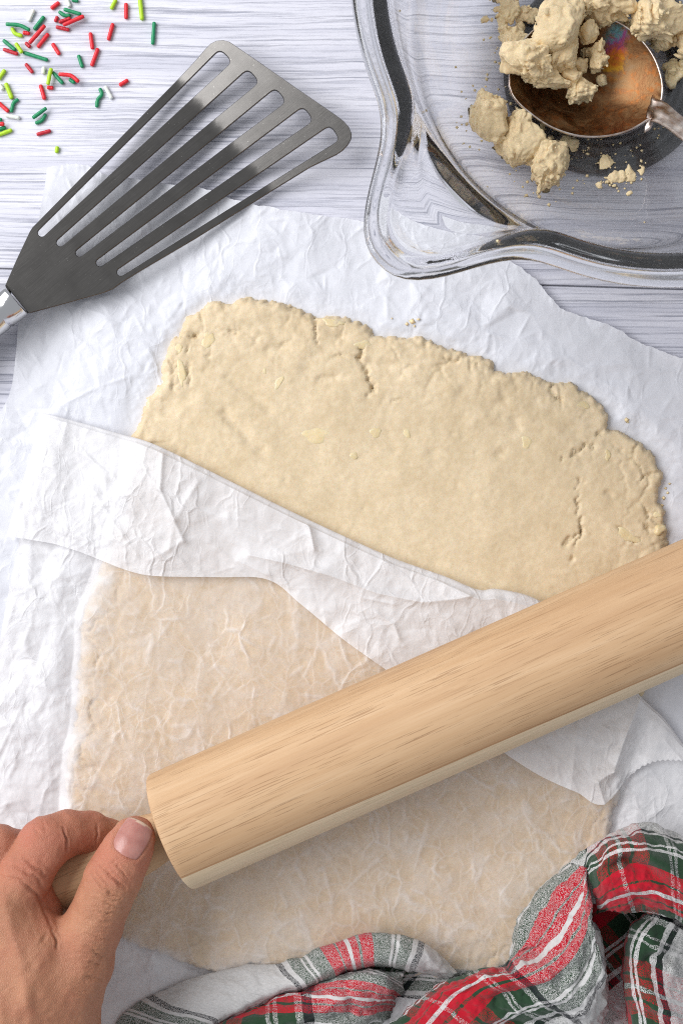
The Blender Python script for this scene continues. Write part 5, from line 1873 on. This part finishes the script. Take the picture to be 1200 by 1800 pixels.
# ================================================================== TEA TOWEL
def build_towel():
    def loft(rows, nu, nv):
        """rows of control points (px, py, mm) -> dense (nv, nu, 3) world points"""
        R = [np.array([Wmm(p) for p in r]) for r in rows]
        R = np.array([catmull(r, nu) for r in R])
        out = np.stack([catmull(R[:, j], nv) for j in range(nu)], 1)
        return out
    VV, FF, UU = [], [], []
    cnt = 0

    def add(rows, nu, nv, u0=0.0, v0=0.0, rot=0.0, su=1.0, sv=1.0, useed=1, amp=0.0005, flip=False, uref=None, vref=None, swap=False):
        nonlocal cnt
        G = loft(rows, nu, nv)
        du = np.linalg.norm(np.diff(G, axis=1), axis=2); dv = np.linalg.norm(np.diff(G, axis=0), axis=2)
        # mean arc lengths so that threads stay parallel
        u = np.concatenate([[0], np.cumsum(du.mean(0))]); v = np.concatenate([[0], np.cumsum(dv.mean(1))])
        U, V_ = np.meshgrid(u, v)
        lv = np.concatenate([np.zeros((1, nu)), np.cumsum(dv, axis=0)], 0)
        V_ = 0.5 * V_ + 0.5 * lv
        U = U * su; V_ = V_ * sv
        if uref:
            u0 = uref[1] - float(u[int(uref[0] * (nu - 1))]) * su
        if vref:
            v0 = vref[1] - float(V_[int(vref[0] * (nv - 1)), nu // 2])
        c, s = math.cos(rot), math.sin(rot)
        uv = np.stack([u0 + U * c - V_ * s, v0 + U * s + V_ * c], -1)
        if swap:
            uv = uv[..., ::-1]
        nx = np.cross(np.gradient(G, axis=1), np.gradient(G, axis=0))
        nx /= np.linalg.norm(nx, axis=2)[..., None] + 1e-12
        d = amp * fbm(U * 160 + useed, V_ * 160, useed, 3) + 0.35 * amp * fbm(U * 420, V_ * 420, useed + 7, 2) + 2.2 * amp * (0.5 - np.abs(vnoise(U * 75 + useed, V_ * 48, useed + 3)))
        G = G + nx * d[..., None]
        f = grid_faces(nv, nu) + cnt
        VV.append(G.reshape(-1, 3)); FF.append(f if flip else f[:, ::-1]); UU.append(uv.reshape(-1, 2))
        cnt += nu * nv

    white0 = 0.0408
    # hem strip
    A = [[(205, 1850, 1.5), (228, 1795, 2), (270, 1763, 2), (345, 1728, 2), (432, 1707, 3), (500, 1699, 3), (566, 1675, 4), (650, 1652, 5), (735, 1664, 5), (794, 1708, 4)],
         [(190, 1832, 4), (214, 1785, 5), (262, 1752, 5), (340, 1719, 6), (430, 1697, 6.5), (500, 1690, 8), (565, 1664, 12), (650, 1640, 16), (740, 1653, 15), (802, 1706, 9)],
         [(235, 1850, 8), (262, 1800, 9), (300, 1773, 10), (385, 1742, 11), (452, 1719, 12), (513, 1709, 13), (578, 1683, 18), (654, 1663, 22), (735, 1676, 21), (803, 1709, 12)],
         [(300, 1870, 10), (335, 1822, 11), (372, 1793, 12), (428, 1767, 13), (482, 1744, 14), (533, 1728, 16), (590, 1705, 20), (655, 1691, 23), (725, 1699, 21), (798, 1714, 12)],
         [(306, 1884, 4), (341, 1836, 5), (378, 1806, 6), (434, 1780, 7), (486, 1757, 7), (537, 1741, 8), (594, 1718, 10), (657, 1703, 10), (722, 1710, 9), (790, 1722, 5)]]
    G = loft(A, 160, 5)
    ul = np.concatenate([[0], np.cumsum(np.linalg.norm(np.diff(G, axis=1), axis=2).mean(0))])
    kx = (G[1, :, 0] * (CAM_H / (CAM_H - G[1, :, 2])) * PXM + 600)
    u_at = np.interp(268, kx, ul)
    u_end = np.interp(482, kx, ul)
    sc = 0.046 / (u_end - u_at)
    add(A, 260, 60, u0=white0 - u_at * sc, v0=0.0415, su=sc, sv=1.0, useed=3, amp=0.0004, swap=True)
    # inner fold below the hem
    B = [[(330, 1830, 3), (395, 1790, 5), (470, 1758, 7), (535, 1736, 8), (598, 1712, 10), (655, 1700, 11), (712, 1706, 9)],
         [(335, 1840, 12), (410, 1798, 14), (490, 1764, 15), (552, 1744, 17), (612, 1722, 19), (665, 1712, 19), (708, 1716, 13)],
         [(385, 1865, 17), (455, 1818, 19), (535, 1782, 21), (592, 1763, 22), (642, 1742, 22), (682, 1732, 19), (708, 1732, 8)],
         [(450, 1890, 16), (520, 1850, 18), (585, 1815, 19), (628, 1795, 18), (664, 1772, 16), (690, 1757, 10), (704, 1750, 2)],
         [(560, 1900, 6), (600, 1865, 6), (635, 1832, 6), (660, 1810, 5), (682, 1790, 4), (696, 1775, 2), (704, 1762, 1)]]
    add(B, 180, 110, u0=-0.002, v0=0.028, rot=math.radians(-38), useed=11, amp=0.0008)
    # dark valley floor
    Cc = [[(655, 1700, 6), (730, 1700, 6), (800, 1705, 6), (860, 1710, 5)], [(620, 1760, 4), (690, 1755, 4), (760, 1755, 4), (850, 1760, 3)], [(560, 1860, 3), (650, 1860, 3), (740, 1860, 3), (850, 1860, 3)]]
    add(Cc, 80, 60, u0=0.020, v0=0.024, useed=21, amp=0.0003)
    # main fold
    D = [[(690, 1830, 1), (748, 1766, 2), (812, 1728, 2), (884, 1702, 2), (912, 1632, 3), (942, 1582, 4), (996, 1534, 6), (1030, 1500, 8)],
         [(676, 1805, 9), (740, 1753, 13), (808, 1716, 15), (886, 1692, 14), (905, 1615, 13), (936, 1574, 15), (990, 1525, 19), (1035, 1482, 24)],
         [(690, 1812, 16), (752, 1757, 23), (817, 1718, 27), (897, 1694, 26), (932, 1640, 23), (958, 1590, 25), (1002, 1543, 29), (1034, 1503, 32)],
         [(712, 1826, 21), (772, 1768, 29), (838, 1727, 33), (905, 1706, 34), (958, 1678, 32), (1000, 1618, 34), (1020, 1572, 37), (1033, 1535, 37)],
         [(748, 1842, 23), (808, 1790, 30), (868, 1750, 35), (930, 1728, 38), (985, 1700, 39), (1019, 1652, 40), (1030, 1606, 40), (1036, 1565, 38)],
         [(800, 1860, 20), (858, 1818, 27), (908, 1784, 32), (962, 1762, 37), (1014, 1736, 39), (1041, 1697, 40), (1044, 1648, 40), (1040, 1598, 35)],
         [(880, 1880, 14), (930, 1843, 21), (974, 1816, 27), (1014, 1796, 32), (1044, 1770, 35), (1060, 1735, 36), (1058, 1685, 36), (1045, 1618, 30)],
         [(955, 1900, 6), (1000, 1872, 7), (1030, 1850, 8), (1052, 1826, 10), (1066, 1796, 12), (1069, 1750, 12), (1065, 1695, 12), (1048, 1628, 8)]]
    add(D, 260, 200, uref=(3.05 / 7, 0.0408), vref=(3.0 / 7, 0.0102), useed=31, amp=0.0010)
    # hood of the fold, upper right
    E = [[(1000, 1535, 3), (1034, 1494, 3), (1084, 1468, 3), (1134, 1458, 3), (1184, 1470, 3), (1265, 1510, 3)],
         [(1006, 1522, 22), (1036, 1482, 25), (1083, 1459, 25), (1133, 1450, 25), (1184, 1460, 25), (1265, 1492, 25)],
         [(1028, 1522, 36), (1058, 1492, 41), (1098, 1477, 43), (1148, 1476, 44), (1200, 1494, 44), (1275, 1530, 42)],
         [(1037, 1546, 40), (1062, 1532, 45), (1104, 1520, 48), (1153, 1524, 50), (1205, 1550, 50), (1283, 1590, 48)],
         [(1044, 1578, 38), (1070, 1568, 43), (1112, 1558, 46), (1160, 1564, 48), (1206, 1592, 48), (1285, 1640, 46)],
         [(1050, 1598, 30), (1082, 1598, 36), (1122, 1592, 40), (1166, 1600, 43), (1206, 1620, 44), (1285, 1670, 42)],
         [(1052, 1604, 18), (1088, 1606, 24), (1126, 1601, 28), (1168, 1607, 32), (1206, 1628, 34), (1285, 1678, 32)],
         [(1054, 1590, 6), (1090, 1590, 8), (1128, 1585, 10), (1170, 1590, 12), (1206, 1610, 12), (1285, 1660, 12)]]
    add(E, 190, 160, uref=(0.6 / 5, 0.0), vref=(4.2 / 7, 0.0102), rot=0.0, useed=41, amp=0.0009)
    # floor of the cave
    Fl = [[(1030, 1590, 6), (1110, 1590, 6), (1290, 1590, 6)], [(1035, 1700, 5), (1110, 1700, 5), (1290, 1700, 5)], [(1040, 1880, 4), (1110, 1880, 4), (1290, 1880, 4)]]
    add(Fl, 80, 80, u0=0.02, v0=0.01, rot=math.radians(40), useed=51, amp=0.0004)
    # right-hand fold
    Gg = [[(1150, 1598, 2), (1115, 1640, 2), (1106, 1690, 2), (1108, 1750, 2), (1114, 1870, 2)],
          [(1140, 1602, 20), (1108, 1645, 22), (1102, 1697, 24), (1105, 1757, 24), (1111, 1870, 24)],
          [(1160, 1612, 26), (1130, 1660, 30), (1121, 1708, 32), (1127, 1763, 33), (1136, 1870, 33)],
          [(1188, 1628, 25), (1164, 1682, 28), (1160, 1732, 32), (1170, 1790, 35), (1180, 1890, 35)],
          [(1230, 1660, 18), (1218, 1712, 22), (1222, 1765, 27), (1238, 1825, 31), (1248, 1910, 32)],
          [(1300, 1690, 6), (1300, 1745, 8), (1300, 1805, 10), (1310, 1860, 12), (1315, 1930, 12)]]
    add(Gg, 160, 120, uref=(0.72, 0.1174), vref=(3.0 / 5, 0.0440), rot=math.radians(-8), useed=61, amp=0.0008)
    allv = np.vstack(VV)
    kz = CAM_H / (CAM_H - allv[:, 2]) * PXM
    tx, ty = allv[:, 0] * kz + 600, -allv[:, 1] * kz + 900
    topm = smoothstep(0.006, 0.014, allv[:, 2])
    for cp, wd, amp in [([(880, 1702), (915, 1690), (948, 1672), (966, 1652)], 9, -5.0), ([(965, 1690), (985, 1660), (988, 1630)], 12, 2.5), ([(1010, 1540), (975, 1590), (940, 1640)], 14, 2.0),
                        ([(930, 1600), (960, 1610), (985, 1600)], 8, -2.0), ([(800, 1772), (880, 1752), (960, 1738), (1020, 1700)], 9, -2.2), ([(830, 1800), (940, 1775), (1030, 1735)], 11, 2.2),
                        ([(860, 1800), (950, 1800), (1040, 1770)], 8, -2.0), ([(745, 1775), (800, 1750), (850, 1735)], 7, -1.6), ([(1000, 1760), (1040, 1700), (1050, 1650)], 7, -1.5),
                        ([(1036, 1495), (1040, 1540), (1046, 1595)], 8, -4.0), ([(1075, 1500), (1120, 1490), (1170, 1520), (1215, 1570)], 12, 2.5), ([(1060, 1530), (1100, 1515), (1140, 1530), (1190, 1580)], 11, -5.0),
                        ([(1070, 1570), (1120, 1560), (1170, 1585)], 9, 2.0), ([(1100, 1470), (1140, 1462), (1190, 1480)], 8, -2.0), ([(1120, 1700), (1150, 1680), (1190, 1690)], 9, -3.0), ([(1120, 1760), (1160, 1770), (1200, 1800)], 9, 2.5),
                        ([(1135, 1640), (1165, 1690), (1200, 1720)], 9, 2.0), ([(400, 1795), (480, 1770), (560, 1742), (640, 1722)], 8, -3.0), ([(470, 1810), (550, 1775), (640, 1745)], 10, 2.2), ([(540, 1800), (600, 1790), (660, 1770)], 8, -2.0),
                        ([(600, 1730), (620, 1760), (615, 1800)], 7, -1.6), ([(300, 1745), (320, 1775), (350, 1800)], 7, -1.2), ([(380, 1725), (400, 1755)], 7, 1.0), ([(450, 1705), (462, 1735)], 6, -0.9),
                        ([(600, 1665), (612, 1690)], 6, 1.2), ([(690, 1650), (700, 1685)], 7, -1.5), ([(740, 1660), (765, 1695)], 6, 1.2)]:
        dm = np.full(len(tx), 1e9); tt = np.zeros(len(tx)); m_ = len(cp) - 1
        wob = 4.0 * vnoise(tx / 22, ty / 22, 9)
        for i_, (p_, q_) in enumerate(zip(cp[:-1], cp[1:])):
            dd_, t_ = seg_dist(tx + wob, ty + wob, p_[0], p_[1], q_[0], q_[1])
            cl = dd_ < dm
            dm = np.where(cl, dd_, dm); tt = np.where(cl, (i_ + t_) / m_, tt)
        allv[:, 2] += amp * 0.001 * np.exp(-(dm / wd) ** 2) * np.sin(np.pi * np.clip(tt, 0.03, 0.97)) ** 0.7 * topm
    o = mk_mesh('tea_towel', allv, np.vstack(FF), mat_plaid(), uv=np.vstack(UU))
    md = o.modifiers.new('thickness', 'SOLIDIFY')
    md.thickness = 0.0007
    md.offset = -1 if True else 1
    tag(o, 'crumpled red, green and white plaid tea towel at the bottom right', 'towel')


build_towel()

# light through the glass bowl: let Cycles trace the window's refracted light on everything round it
for o_ in list(SC.objects):
    if o_.type == 'MESH':
        try:
            if o_.name == 'glass_bowl':
                o_.cycles.is_caustics_caster = True
            else:
                o_.cycles.is_caustics_receiver = True
        except Exception:
            pass
